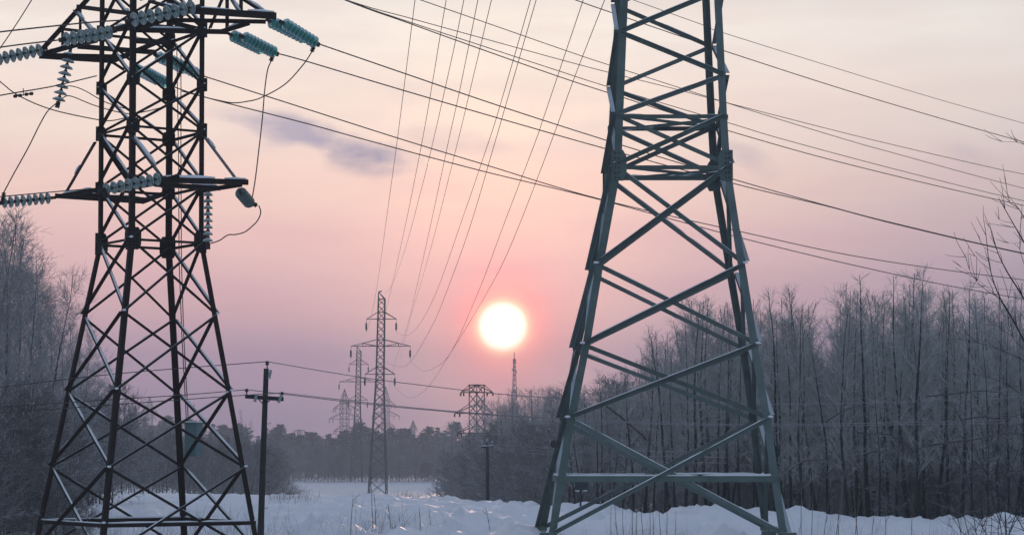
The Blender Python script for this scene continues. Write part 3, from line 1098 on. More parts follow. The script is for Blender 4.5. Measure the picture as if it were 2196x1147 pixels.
pin(573, 790, 774, DP, up_)
pin(529, 846, 833, DP - .14, up_)
pin(605, 852, 840, DP - .14, up_)
for (x0, y0, x1, y1) in ((577, 811, 581, 793), (546, 861, 551, 845), (597, 863, 604, 845)):
    mb = MB()
    a, b = P(x0, y0, DP - .25), P(x1, y1, DP - .25)
    hh = (b - a).length
    mb.lathe([(.05, 0), (.05, .03), (.03, .05), (.042, .07), (.042, hh - .05), (.03, hh - .04), (.045, hh)], a, b - a, 10)
    mb.build('surge_arrester', M['arrester'], up_, True)
mb = MB()
for y in (908, 966, 1034, 1090):
    x = 560 + (1110 - y) * .0375
    mb.bar(P(x, y, DP), P(x + 12, y, DP), .014, .014)
    mb.bar(P(x + 12, y, DP), P(x + 13, y - 3, DP), .014, .014)
mb.build('step_iron', M['bolt'], up_)
G5 = 'wires of the wooden pole line'
wire([(-200, 852), (0, 830), (261, 800), (573, 775)], 55, 68, .012, 'wire from the left to the very top of the wooden pole', G5)
wire([(573, 775), (757, 806), (900, 825), (1090, 846), (1300, 858), (1650, 866), (1950, 861), (2196, 851), (2500, 835)], 68, 88, .012,
     'wire from the top of the wooden pole to the right, frosty before the trees', G5, m='wire_frost')
wire([(-200, 880), (0, 872), (261, 855), (400, 846), (529, 835)], 55, 67.9, .012, 'wire from the left to the left end of the crossarm', G5)
wire([(529, 835), (760, 863), (900, 877), (1100, 893), (1400, 908), (1700, 913), (2196, 905), (2500, 893)], 67.9, 88, .012,
     'wire from the left end of the crossarm to the right', G5, m='wire_frost')
wire([(-200, 893), (0, 884), (261, 866), (480, 850), (605, 842)], 55, 67.9, .012, 'wire from the left to the right end of the crossarm', G5)
wire([(605, 842), (760, 860), (900, 875), (1100, 891), (1400, 905), (1700, 909), (2196, 899), (2500, 887)], 67.9, 86, .012,
     'wire from the right end of the crossarm to the right', G5, m='wire_frost')

# ------------------------------------------------------------------ far towers
def far_tower(origin, D, px0, base_y, k, steel, label, group, th=.1):
    """slim suspension tower; k scales the photo pixels of the nearer one (centre 815, base 1060)"""
    root = empty('lattice_tower', origin, label, 'power tower', group)

    def Q(x, y, dy=0.0):
        q = P(px0 + (x - 815) * k, base_y + (y - 1060) * k, D)
        return Vector((q.x, q.y + dy, q.z))
    half = {1060: 20, 815: 8.5, 641: 7.0}

    def hw(y):
        return float(np.interp(y, [641, 815, 1060], [7, 8.5, 20]))

    def cen(y):
        return float(np.interp(y, [641, 1060], [818.5, 809.5]))
    sc = k * D / F
    ca, sa = math.cos(.25), math.sin(.25)

    def C(i, y):
        a, b = ((-1, -1), (1, -1), (1, 1), (-1, 1))[i]
        h_ = hw(y)
        q = Q(cen(y), y)
        return q + Vector(((a * ca - b * sa * .6) * h_ * sc, (a * sa + b * ca) * h_ * sc, 0))
    for i in range(4):
        mb = MB()
        mb.bar(C(i, 1075), C(i, 815), th, th)
        mb.bar(C(i, 815), C(i, 641), th, th)
        mb.build('leg', steel, root)
    lv = [1060, 1030, 1002, 975, 949, 925, 902, 881, 861, 842, 827, 815, 802, 787, 773, 758, 742, 728, 713, 698, 684, 669, 655, 641]
    for i in range(4):
        mb = MB()
        for a, b in zip(lv[:-1], lv[1:]):
            mb.bar(C(i, a), C((i + 1) % 4, b), th * .55, th * .55)
            mb.bar(C((i + 1) % 4, a), C(i, b), th * .55, th * .55)
        for y in (815, 802, 787, 742, 728, 684, 669, 641):
            mb.bar(C(i, y), C((i + 1) % 4, y), th * .8, th * .8)
        mb.build('lattice_face', steel, root)
    for (yb, yt, xl, xr) in ((684, 669, 786, 850), (742, 728, 753, 880), (802, 787, 783, 847)):
        for xt, sid in ((xl, (0, 3)), (xr, (1, 2))):
            mb = MB()
            tip = Q(xt, yb)
            for i in sid:
                mb.bar(C(i, yb), tip, th * .8, th * .8)
                mb.bar(C(i, yt), tip, th * .8, th * .8)
                if yb == 742:
                    m_ = C(i, yt).lerp(tip, .55)
                    n_ = C(i, yb).lerp(tip, .55)
                    mb.bar(m_, n_, th * .5, th * .5)
                    mb.bar(m_, C(i, yb), th * .7, th * .7)
            mb.build('cross_arm', steel, root)
            mb = MB()
            mb.tube([tip, Q(xt - .5, yb + 28)], .03, 4)
            mb.lathe([(.02, 0), (.14, .1), (.14, 15 * sc), (.02, 16 * sc)], Q(xt - .5, yb + 8), (0, 0, -1), 8)
            mb.build('insulator', steel, root)
    mb = MB()
    pk = Q(812, 626)
    mb.bar(pk, C(0, 641), th, th)
    mb.bar(pk, C(3, 641), th, th)
    mb.bar(pk, C(1, 641), th * .9, th * .9)
    mb.bar(pk, C(2, 641), th * .9, th * .9)
    mb.bar(pk, Q(819, 624), th * 1.5, th * 1.5)
    mb.build('peak', steel, root)
    return root


G6 = 'slim suspension towers of the far line'
far_tower(P(809, 1060, 345), 345, 815, 1060, 1.0, M['far_steel'], 'taller slim lattice tower standing in the far snow clearing', G6, .115)
far_tower(P(763, 1024, 534), 534, 767.5, 1024, .646, M['far_steel'], 'smaller slim lattice tower behind and left of the taller one', G6, .125)


def anchor_tower(D, px, ytop, ybase, sw, peak, arms, label, group, steel, th, yaw=.7, spread=1.6, yw=None, name_cat='power tower'):
    root = empty('lattice_tower', P(px, ybase, D), label, name_cat, group)
    sc = D / F
    if yw is None:
        yw = ytop + .5 * (ybase - ytop)

    def C(i, y):
        a, b = ((-1, -1), (1, -1), (1, 1), (-1, 1))[i]
        h_ = sw / 2 * (1.0 if y < yw else 1 + (spread - 1) * (y - yw) / (ybase - yw))
        q = P(px, y, D)
        c_, s_ = math.cos(yaw), math.sin(yaw)
        return q + Vector(((a * c_ - b * s_) * h_ * sc, (a * s_ + b * c_) * h_ * sc, 0))
    for i in range(4):
        mb = MB()
        mb.bar(C(i, ybase + 8), C(i, yw), th, th)
        mb.bar(C(i, yw), C(i, ytop), th, th)
        mb.build('leg', steel, root)
    n = max(4, int((ybase - ytop) / (sw * .85)))
    lv = [ytop + (ybase - ytop) * i / n for i in range(n + 1)]
    for i in range(4):
        mb = MB()
        for a, b in zip(lv[:-1], lv[1:]):
            mb.bar(C(i, a), C((i + 1) % 4, b), th * .6, th * .6)
            mb.bar(C((i + 1) % 4, a), C(i, b), th * .6, th * .6)
        mb.bar(C(i, ytop), C((i + 1) % 4, ytop), th * .9, th * .9)
        for (y, _, _, _) in arms:
            mb.bar(C(i, y), C((i + 1) % 4, y), th * .8, th * .8)
        mb.build('lattice_face', steel, root)
    lefts = sorted(range(4), key=lambda i: C(i, ytop).x)
    for (y, yt, xl, xr) in arms:
        for xt, sid in ((xl, lefts[:3]), (xr, lefts[1:])):
            mb = MB()
            tip = P(xt, y, D)
            for i in sid:
                mb.bar(C(i, y), tip, th * .8, th * .8)
                mb.bar(C(i, yt), tip, th * .7, th * .7)
            m_ = C(sid[0], yt).lerp(tip, .5)
            mb.bar(m_, C(sid[0], y).lerp(tip, .5), th * .6, th * .6)
            mb.build('cross_arm', steel, root)
            mb = MB()
            for f_ in (0, .35):
                q = tip.lerp(C(sid[0], y), f_)
                mb.lathe([(.03, 0), (th * .9, .1), (th * .9, 7 * sc), (.03, 8 * sc)], q, (0, 0, -1), 6)
            mb.tube([tip, tip.lerp(C(sid[0], y), .35)], .04, 4)
            mb.build('insulator', steel, root)
    if peak:
        mb = MB()
        pk = P(px, peak, D)
        for i in range(4):
            mb.bar(C(i, ytop), pk, th, th)
            for t0, t1 in ((0, .35), (.35, .65)):
                mb.bar(C(i, ytop).lerp(pk, t0), C((i + 1) % 4, ytop).lerp(pk, t1), th * .5, th * .5)
                mb.bar(C((i + 1) % 4, ytop).lerp(pk, t0), C(i, ytop).lerp(pk, t1), th * .5, th * .5)
        mb.build('peak', steel, root)
    return root


anchor_tower(300, 1022.5, 825, 1066, 23, None, [(841, 825, 988, 1057), (886, 866, 975, 1056), (928, 912, 981, 1060)],
             'flat topped brown lattice tower half sunk in trees under the sun', None, M['brown_steel'], .12, yaw=.80, yw=945, spread=1.7)
G7 = 'distant hazy pylons above the far treeline'
anchor_tower(720, 739, 863, 1022, 15, 833, [(876, 863, 715, 762), (898, 884, 706, 776), (924, 912, 716, 762)],
             'peaked lattice tower left of the slim pair, clearest of the hazy pylons', G7, M['far_steel'], .13, yaw=.5)
anchor_tower(900, 827, 856, 1010, 13, 828, [(868, 856, 806, 848), (891, 880, 798, 856), (914, 904, 808, 846)],
             'hazy peaked lattice tower showing behind the taller slim tower', G7, M['far_steel'], .14, yaw=.5)
anchor_tower(1150, 321, 868, 1000, 10, 849, [(880, 870, 306, 336), (895, 886, 308, 334)],
             'tiny hazy pylon above the trees, seen through the black tower', G7, M['far_steel'], .22, yaw=.5)
anchor_tower(1150, 886, 912, 1000, 7, 900, [(918, 912, 878, 894)], 'tiny pylon tip above the treeline right of the slim towers', G7, M['far_steel'], .22, yaw=.4)
anchor_tower(1150, 641, 921, 1000, 6, None, [(923, 921, 630, 653)], 'tiny flat pylon tip above the far conifers', G7, M['far_steel'], .2, yaw=.4)
# communication mast
ct = empty('communication_mast', P(1103, 1000, 1000), 'thin lattice radio mast rising from the trees straight under the sun', 'radio mast')
for i in range(3):
    a = 2 * math.pi * i / 3
    mb = MB()
    def TC(j, y):
        aa = 2 * math.pi * j / 3 + .4
        w = float(np.interp(y, [770, 845, 1000], [1.8, 5.5, 10])) * 1000 / F
        q = P(1103, y, 1000)
        return q + Vector((math.cos(aa) * w, math.sin(aa) * w, 0))
    mb.bar(TC(i, 1000), TC(i, 845), .24, .24)
    mb.bar(TC(i, 845), TC(i, 768), .18, .18)
    mb.build('leg', M['brown_steel'], ct)
mb = MB()
ys = [1000, 970, 945, 920, 898, 878, 860, 845, 832, 820, 809, 799, 790, 782, 775, 768]
for i in range(3):
    for a, b in zip(ys[:-1], ys[1:]):
        mb.bar(TC(i, a), TC((i + 1) % 3, b), .11, .11)
        mb.bar(TC((i + 1) % 3, a), TC(i, b), .11, .11)
mb.build('lattice_face', M['brown_steel'], ct)
for (x, y, hh) in ((1100.5, 774, 7), (1106, 775, 7), (1103, 762, 14), (1107.5, 797, 5), (1098.5, 792, 4)):
    mb = MB()
    mb.bar(P(x, y + hh / 2, 999), P(x, y - hh / 2, 999), .35, .3)
    mb.bar(P(x, y, 999), P(1103, y + .5, 1000), .15, .15)
    mb.build('antenna', M['brown_steel'], ct)

# small pole by the middle trees, sign board behind the grey tower
q = P(1045, 1066, 165)
mp = empty('utility_pole', q, 'small distant utility pole with a short crossarm before the trees left of the grey tower', 'utility pole')
mb = MB()
mb.tube([P(1046, 1075, 165), P(1045, 950, 165)], [.13, .10], 8)
mb.build('pole', M['pole'], mp, True)
mb = MB()
mb.bar(P(1032, 958, 164.8), P(1058, 957, 164.8), .12, .14)
mb.build('crossarm', M['pole'], mp)
mb = MB()
mb.bar(P(1032, 955.5, 164.8), P(1058, 954.5, 164.8), .13, .05)
mb.build('snow_cap', M['snowcap'], mp)
for x in (1034, 1045, 1056):
    mb = MB()
    mb.lathe([(.03, 0), (.03, .12), (.10, .15), (.10, .26), (.05, .33)], P(x, 954 if x != 1045 else 950, 164.8), (0, 0, 1), 8)
    mb.build('pin_insulator', M['arrester'], mp, True)
for i, (y0, y1, y2) in enumerate(((952, 960, 965), (958, 968, 976), (962, 975, 988))):
    wire([(1045, y0), (1180, y1), (1300, y2), (1560, y2 + 4)], 165, 90, .012, ('upper', 'middle', 'lowest')[i] + ' pale frosty wire of the small pole running behind the grey tower',
         'frosty wires of the small pole', m='wire_frost')
wire([(1040, 957), (980, 975), (900, 993), (850, 1002)], 165, 260, .02, 'pale frosty wire leaving the small pole to the left', m='wire_frost')

sb = empty('sign_board', P(1245, 1097, 93), 'dark sign board on a post with snow along its lower edge', 'sign')
mb = MB()
mb.tube([P(1245, 1110, 93), P(1245, 1022, 93)], .04, 6)
mb.build('post', M['board'], sb)
mb = MB()
mb.box(P(1246.5, 1038, 92.9), .50, .05, .46)
mb.build('board', M['board'], sb)
mb = MB()
mb.box(P(1238, 1051.5, 92.86), .17, .08, .035)
mb.box(P(1255, 1051.5, 92.86), .15, .08, .035)
mb.build('snow_ledge', M['snowcap'], sb)


# ------------------------------------------------------------------ trees
def rvec(rng, s):
    return Vector((rng.gauss(0, s), rng.gauss(0, s), rng.gauss(0, s)))


def branch(mb, p, d, ln, r0, rng, seg, wob, lift, sides=3, rend=.35):
    pts, rr = [p.copy()], [r0]
    d = d.normalized()
    for i in range(seg):
        d = (d + rvec(rng, wob) + Vector((0, 0, lift))).normalized()
        p = p + d * (ln / seg)
        pts.append(p)
        rr.append(r0 * (1 - (1 - rend) * (i + 1) / seg))
    mb.tube(pts, rr, sides, False)
    return pts, rr


def bare_tree(seed, h, style):
    """(trunk mesh data, crown mesh data)"""
    rng = random.Random(seed)
    st = {
        'alder': dict(t0=.22, n1=42, up=.80, len1=.155, n2=5, n3=5, lift1=.10, lift3=.05, r=.0105, tw=.0065, l3=.45),
        'birch': dict(t0=.12, n1=50, up=.85, len1=.22, n2=6, n3=5, lift1=.08, lift3=-.03, r=.0075, tw=.0068, l3=.55),
        'slim': dict(t0=.30, n1=34, up=.95, len1=.13, n2=5, n3=5, lift1=.12, lift3=.06, r=.0075, tw=.0062, l3=.40),
        'thicket': dict(t0=.04, n1=56, up=.8, len1=.34, n2=7, n3=6, lift1=.06, lift3=.02, r=.0080, tw=.012, l3=.60),
    }[style]
    tk, cr = MB(), MB()
    pts, rr = [], []
    p = Vector((0, 0, -.25))
    d = Vector((rng.gauss(0, .04), rng.gauss(0, .04), 1))
    n = 16
    for i in range(n + 1):
        pts.append(p)
        t = i / n
        rr.append(max(.012, h * st['r'] * (1 - .93 * t ** .85)))
        d = (d + Vector((rng.gauss(0, .035), rng.gauss(0, .035), .12))).normalized()
        p = p + d * (h + .25) / n
    tk.tube(pts, rr, 7)

    def on_trunk(t):
        f = t * n
        i = min(n - 1, int(f))
        return pts[i].lerp(pts[i + 1], f - i), rr[i] + (rr[i + 1] - rr[i]) * (f - i)
    az = rng.random() * 6
    for i in range(st['n1']):
        t = st['t0'] + (.985 - st['t0']) * ((i + rng.random() * .8) / st['n1'])
        az += 2.4 + rng.gauss(0, .5)
        p0, tr_ = on_trunk(t)
        prof = min(1.0, .35 + 1.4 * (t - st['t0'])) * (1.03 - t) ** .8 * 1.6
        if style == 'thicket':
            prof = (1.05 - t) ** .6
        ln = h * st['len1'] * prof * (.6 + .75 * rng.random())
        if ln < .12:
            ln = .12 + .12 * rng.random()
        upk = st['up'] * (.6 + .7 * rng.random()) * (1 + .6 * t)
        d1 = Vector((math.cos(az), math.sin(az), upk))
        q1, r1 = branch(cr, p0, d1, ln, max(.008, min(tr_ * .55, ln * .016)), rng, 5, .09, st['lift1'], 3)
        for j in range(max(1, int(st['n2'] * min(1.15, .25 + ln / 1.3)))):
            k = 1 + int(rng.random() * 4.0)
            s = rng.random()
            p1 = q1[k].lerp(q1[min(5, k + 1)], s)
            base = (q1[min(5, k + 1)] - q1[k]).normalized()
            d2 = base + rvec(rng, .5) + Vector((0, 0, .15))
            l2 = ln * (.28 + .35 * rng.random())
            q2, r2 = branch(cr, p1, d2, l2, max(.0065, r1[k] * .6), rng, 3, .12, st['lift3'], 3)
            for m in range(max(1, int(st['n3'] * min(1.1, .3 + ln / 1.3)))):
                k2 = int(rng.random() * 3)
                p2 = q2[k2].lerp(q2[k2 + 1], rng.random())
                d3 = (q2[k2 + 1] - q2[k2]).normalized() + rvec(rng, .55)
                l3 = st['l3'] * (.45 + .8 * rng.random()) * h / 11
                branch(cr, p2, d3, l3, st['tw'], rng, 2, .12, st['lift3'], 3, .5)
        # tip twigs
        for m in range(3):
            d3 = (q1[5] - q1[4]).normalized() + rvec(rng, .3)
            branch(cr, q1[5], d3, st['l3'] * (.4 + .6 * rng.random()), st['tw'], rng, 2, .1, .05, 3, .5)
    return tk, cr


def conifer(seed, h, kind):
    rng = random.Random(seed)
    tk, cr = MB(), MB()
    tk.tube([Vector((0, 0, -.3)), Vector((.05, 0, h * .5)), Vector((0, .05, h * .97))], [h * .014, h * .010, .02], 6)
    whorls = 15
    for i in range(whorls):
        t = (.14 if kind == 'spruce' else .42) + (.99 - (.14 if kind == 'spruce' else .42)) * i / (whorls - 1)
        if kind == 'spruce':
            rad = h * .20 * (1.03 - t) ** .8 + .15
        else:
            u = (t - .42) / .57
            rad = h * .17 * math.sqrt(max(.03, 1 - (2 * u - .8) ** 2 / 1.6)) * (.8 + .4 * rng.random())
        for j in range(9):
            a = 2 * math.pi * (j + rng.random()) / 9
            ln = rad * (.55 + .6 * rng.random())
            base = Vector((0, 0, t * h + rng.gauss(0, .12)))
            droop = -.25 if kind == 'spruce' else .2
            d = Vector((math.cos(a), math.sin(a), droop + rng.gauss(0, .12)))
            q, _ = branch(cr, base, d, ln, .03, rng, 3, .05, .02, 3)
            for m in range(16):
                s = .2 + .85 * rng.random()
                c = base.lerp(q[3], s) + rvec(rng, .10)
                e1 = (d + rvec(rng, .6)).normalized() * (.16 + .22 * rng.random())
                e2 = e1.cross(rvec(rng, 1)).normalized() * (.07 + .08 * rng.random())
                o = len(cr.v)
                cr.v.extend([tuple(c - e1 - e2 * .6), tuple(c + e2), tuple(c + e1 * 1.2), tuple(c - e2)])
                cr.f.append((o, o + 1, o + 2, o + 3))
                cr.m.append(0)
    return tk, cr


def proto(name, gen, bark, twig):
    tk, cr = gen
    root = bpy.data.objects.new(name, None)
    a = bpy.data.objects.new('trunk', tk.mesh('trunk', bark, True))
    b = bpy.data.objects.new('crown', cr.mesh('crown', twig))
    return root, a, b


PROTOS = {
    'alder': [proto('bare_tree', bare_tree(s, 11, 'alder'), M['bark'], M['twig']) for s in (1, 2, 3, 4)],
    'slim': [proto('bare_tree', bare_tree(s, 11, 'slim'), M['bark'] if s != 13 else M['birch'], M['twig']) for s in (11, 12, 13, 14)],
    'birch': [proto('birch_tree', bare_tree(s, 12, 'birch'), M['bark'], M['twig_l']) for s in (21, 22, 23)],
    'thicket': [proto('bushy_tree', bare_tree(s, 7, 'thicket'), M['bark'], M['twig_b']) for s in (31, 32, 33)],
    'spruce': [proto('spruce_tree', conifer(s, 13, 'spruce'), M['bark'], M['needle']) for s in (41, 42)],
    'pine': [proto('pine_tree', conifer(s, 13, 'pine'), M['bark'], M['needle']) for s in (51, 52, 53)],
}
PH = {'alder': 11, 'slim': 11, 'birch': 12, 'thicket': 7, 'spruce': 13, 'pine': 13}
CNT = {}


def tree(kind, px, top_y, D, label, group, rng, wide=1.0):
    g = PROTOS[kind]
    root, a, b = g[rng.randrange(len(g))]
    x = (px - CX) / F * D
    z0 = gz(x, D) if D < 200 else ground(x, D)
    zt = P(px, top_y, D).z
    h_ = max(1.0, zt - z0)
    s = h_ / PH[kind]
    r_ = root.copy()
    COL.objects.link(r_)
    r_.location = (x, D, z0)
    r_.rotation_euler = (rng.gauss(0, .035), rng.gauss(0, .035), rng.random() * 6.28)
    w = wide * s * (.85 + .3 * rng.random())
    r_.scale = (w, w, s)
    tag(r_, label, 'tree', group)
    for c in (a, b):
        d = c.copy()
        COL.objects.link(d)
        d.parent = r_
    CNT[group] = CNT.get(group, 0) + 1
    return r_


def prof(px, table):
    return float(np.interp(px, [a for a, _ in table], [b for _, b in table]))


rt = random.Random(77)
RTOP = [(1180, 845), (1240, 825), (1300, 800), (1350, 745), (1420, 715), (1470, 700), (1510, 612), (1560, 660), (1620, 640), (1700, 612), (1760, 665), (1850, 598),
        (1900, 640), (1960, 585), (2040, 610), (2100, 640), (2196, 610), (2300, 600)]
# front row of the right forest
LBL_R1 = 'tall bare frosty tree with a dark trunk in the front row behind the grey tower'
px = 1215.0
while px < 2330:
    D = float(np.interp(px, [1200, 1400, 1700, 2200], [118, 103, 95, 91])) + rt.random() * 5
    tree('alder' if rt.random() < .7 else 'slim', px, prof(px, RTOP) + (-12 if rt.random() < .35 else 10 + abs(rt.gauss(0, 55))), D, LBL_R1, 'front row of the right forest', rt)
    px += 15 + rt.random() * 12
# deeper rows
LBL_R2 = 'bare frosty tree deeper in the right forest, half hidden by the front trunks'
for row, (d0, step) in enumerate(((8, 19), (20, 19), (34, 23))):
    px = 1200.0 + row * 7
    while px < 2330:
        D = float(np.interp(px, [1200, 1400, 1700, 2200], [118, 103, 95, 91])) + d0 + rt.random() * 9
        tree(('alder', 'slim', 'birch')[int(rt.random() * 2.99)], px, prof(px, RTOP) - 5 + row * 14 + abs(rt.gauss(0, 60)), D, LBL_R2, 'deeper rows of the right forest', rt, 1.15)
        px += step * (.6 + .8 * rt.random())
# underwood of the right forest
px = 1205.0
while px < 2320:
    D = float(np.interp(px, [1200, 1400, 1700, 2200], [118, 103, 95, 91])) + 3 + rt.random() * 26
    tree('thicket', px, 880 + rt.random() * 150, D, 'low brown bush growing between the trunks of the right forest', 'underwood of the right forest', rt, 1.1)
    px += 11 + rt.random() * 11
px = 1215.0
while px < 2340:
    D = float(np.interp(px, [1200, 1400, 1700, 2200], [118, 103, 95, 91])) + 34 + rt.random() * 20
    tree('thicket', px, prof(px, RTOP) * .45 + 465 + rt.random() * 90, D, 'grey frosty bush filling the back of the right forest', 'back growth of the right forest', rt, 1.5)
    px += 15 + rt.random() * 14
# middle wood, between the brown tower and the grey one
MTOP = [(1035, 880), (1060, 850), (1100, 838), (1150, 830), (1200, 838), (1240, 830)]
px = 1036.0
while px < 1235:
    D = float(np.interp(px, [1036, 1235], [215, 140])) + rt.random() * 18
    tree(('slim', 'alder', 'birch')[int(rt.random() * 2.99)], px, prof(px, MTOP) - 6 + abs(rt.gauss(0, 26)), D, 'hazy bare tree of the wood between the brown tower and the grey tower',
         'middle wood under the sun', rt, 1.25)
    px += 4 + rt.random() * 3.4
px = 965.0
while px < 1240:
    D = float(np.interp(px, [965, 1050, 1200], [262, 200, 150])) + rt.random() * 14
    tree('thicket', px, prof(px, [(965, 962), (1010, 940), (1050, 915), (1100, 900), (1220, 900)]) + rt.random() * 70, D, 'frosty bush at the foot of the middle wood', 'bushes of the middle wood', rt, 1.2)
    px += 8 + rt.random() * 7
for px, ty in ((940, 960), (958, 925), (972, 905), (985, 935), (1000, 945)):
    tree('birch', px, ty, 300 + rt.random() * 25, 'pale bare tree left of the brown tower', 'bare trees left of the brown tower', rt, 1.2)
# left wood
LTOP = [(-120, 430), (0, 452), (30, 500), (70, 505), (105, 560), (125, 640), (160, 690), (200, 730), (240, 800), (300, 880)]
px = -110.0
while px < 215:
    D = float(np.interp(px, [-110, 60, 160, 215], [70, 78, 92, 118])) + rt.random() * 8
    tree('birch', px, prof(px, LTOP) + abs(rt.gauss(0, 30)), D, 'tall frosty birch left of the black tower', 'front of the left wood', rt, 1.0)
    px += 15 + rt.random() * 10
for d0 in (16,):
    px = -100.0
    while px < 290:
        D = float(np.interp(px, [-110, 60, 160, 215], [70, 78, 92, 118])) + d0 + rt.random() * 10
        tree('birch' if rt.random() < .7 else 'alder', px, prof(px, LTOP) + 30 + abs(rt.gauss(0, 60)), D, 'frosty birch deeper in the wood behind the black tower', 'deep rows of the left wood', rt, 1.1)
        px += 17 + rt.random() * 14
px = -100.0
while px < 250:
    D = float(np.interp(px, [-110, 60, 160, 250], [62, 68, 84, 118])) + rt.random() * 12
    tree('thicket', px, 820 + rt.random() * 150, D, 'low bush at the foot of the left wood', 'underwood of the left wood', rt, 1.15)
    px += 9 + rt.random() * 8
px = -70.0
while px < 185:
    tree('thicket', px, 915 + max(0, px) * .6 + rt.random() * 90, 67 + rt.random() * 6, 'brownish brush in the bottom left corner before the left wood', 'brush in the bottom left corner', rt, 1.3)
    px += 12 + rt.random() * 8
# wood behind the black tower, to the wooden pole
px = 215.0
while px < 600:
    D = 175 + rt.random() * 90
    ty = prof(px, [(215, 925), (300, 940), (450, 948), (540, 950), (600, 975)])
    tree('thicket', px, ty + rt.gauss(0, 10), D, 'brownish bushy tree behind the black tower and the wooden pole', 'bushy trees behind the wooden pole', rt, 1.15)
    px += 7 + rt.random() * 6
for px, ty, D in ((280, 842, 165), (322, 905, 190), (345, 900, 210), (388, 905, 220), (420, 892, 190), (503, 890, 180), (527, 878, 185), (538, 900, 200), (256, 870, 160), (455, 905, 210)):
    tree('slim', px, ty, D, 'thin bare sapling standing out of the bushy trees', 'thin saplings behind the black tower', rt, .8)
# far treeline
px = 225.0
while px < 1050:
    kind = rt.choice(('pine', 'pine', 'spruce'))
    ty = prof(px, [(225, 905), (400, 905), (560, 930), (620, 925), (700, 930), (760, 925), (820, 920), (870, 925), (940, 938), (1050, 930)])
    tree(kind, px, ty + rt.gauss(0, 9), 600 + rt.random() * 60, 'hazy frosty conifer in the far treeline', 'conifers of the far treeline', rt, 1.35 if kind == 'pine' else 1.1)
    px += 11 + rt.random() * 9
px = 575.0
while px < 1000:
    tree('thicket', px, 945 + rt.random() * 40, 535 + rt.random() * 50, 'hazy grey bushy tree below the far conifers', 'bushy trees below the far treeline', rt, 1.3)
    px += 4.5 + rt.random() * 4.5

# ------------------------------------------------------------------ bare shrub at the right edge
sh = empty('bare_shrub', P(2290, 1300, 40), 'dark leafless shrub reaching in from the right edge against the sky', 'shrub')
rs = random.Random(5)
mb = MB()
D = 40.0
limbs = [
    ([(2300, 1290), (2275, 1000), (2220, 790), (2180, 700), (2145, 640), (2123, 579), (2112, 505)], .045),
    ([(2305, 1290), (2290, 950), (2240, 720), (2196, 636), (2162, 588), (2141, 544), (2127, 496)], .045),
    ([(2310, 1290), (2320, 900), (2260, 640), (2196, 518), (2173, 479), (2141, 427)], .045),
    ([(2300, 800), (2250, 640), (2196, 470), (2167, 435), (2160, 398)], .026),
    ([(2300, 520), (2240, 350), (2196, 308), (2147, 304)], .02),
    ([(2145, 640), (2110, 618), (2084, 588), (2071, 549)], .014), ([(2123, 579), (2100, 560), (2084, 540)], .011),
    ([(2180, 700), (2150, 650), (2110, 612), (2062, 572)], .012), ([(2141, 544), (2112, 528), (2099, 512)], .01),
    ([(2173, 479), (2150, 473), (2136, 466)], .009), ([(2196, 518), (2180, 522), (2150, 522)], .009),
    ([(2196, 620), (2150, 618), (2080, 605)], .009), ([(2240, 800), (2190, 770), (2120, 740), (2060, 728)], .016),
    ([(2260, 900), (2200, 850), (2140, 815), (2090, 800)], .016), ([(2250, 700), (2196, 560), (2185, 520), (2190, 470)], .014),
    ([(2245, 780), (2185, 740), (2165, 700), (2160, 640)], .012)]
ends = []
for lp, r0 in limbs:
    dd = rs.gauss(0, .5)
    pts = spline([P(x, y, D + dd * (i / len(lp))) + rvec(rs, .01) for i, (x, y) in enumerate(lp)], 4)
    mb.tube(pts, [r0 * .48 * (1 - .75 * i / (len(pts) - 1)) for i in range(len(pts))], 6)
    ends.append((pts, r0))
mb.build('stem', M['bark'], sh, True)
mb = MB()
for pts, r0 in ends:
    for i in range(6, len(pts), 3):
        for _ in range(2):
            d = (pts[i] - pts[i - 1]).normalized() + rvec(rs, .5) + Vector((-.1, 0, .25))
            branch(mb, pts[i], d, .2 + rs.random() * .4, .0055, rs, 4, .08, .06, 4, .5)
mb.build('twig', M['twig_d'], sh)['kind'] = 'stuff'


# snowy undershrubs in front of the right forest
def snowy_shrub(px, py, D, hpx, n, label, group, seed, m='twig_d'):
    r2 = random.Random(seed)
    o = P(px, py, D)
    o.z = gz(o.x, o.y)
    root = empty('snowy_shrub', o, label, 'shrub', group)
    mb, tw = MB(), MB()
    for i in range(n):
        d = Vector((r2.gauss(0, .35), r2.gauss(0, .3), 1))
        ln = hpx * D / F * (.6 + .5 * r2.random())
        q, _ = branch(mb, o + Vector((r2.gauss(0, .12), r2.gauss(0, .12), -.1)), d, ln, .013, r2, 6, .10, .02, 5, .4)
        for j in range(9):
            k = 1 + r2.randrange(5)
            dd = (q[k + 1] - q[k]).normalized() * .6 + Vector((r2.gauss(0, .7), r2.gauss(0, .6), r2.gauss(.05, .25)))
            q2, _ = branch(tw, q[k], dd, ln * (.15 + .22 * r2.random()), .009, r2, 4, .14, -.03, 4, .5)
            for _ in range(2):
                branch(tw, q2[2], (q2[3] - q2[2]).normalized() + rvec(r2, .6), ln * .12, .007, r2, 2, .1, 0, 3, .5)
    mb.build('stem', M['bark'], root, True)
    tw.build('twig', M[m], root)['kind'] = 'stuff'


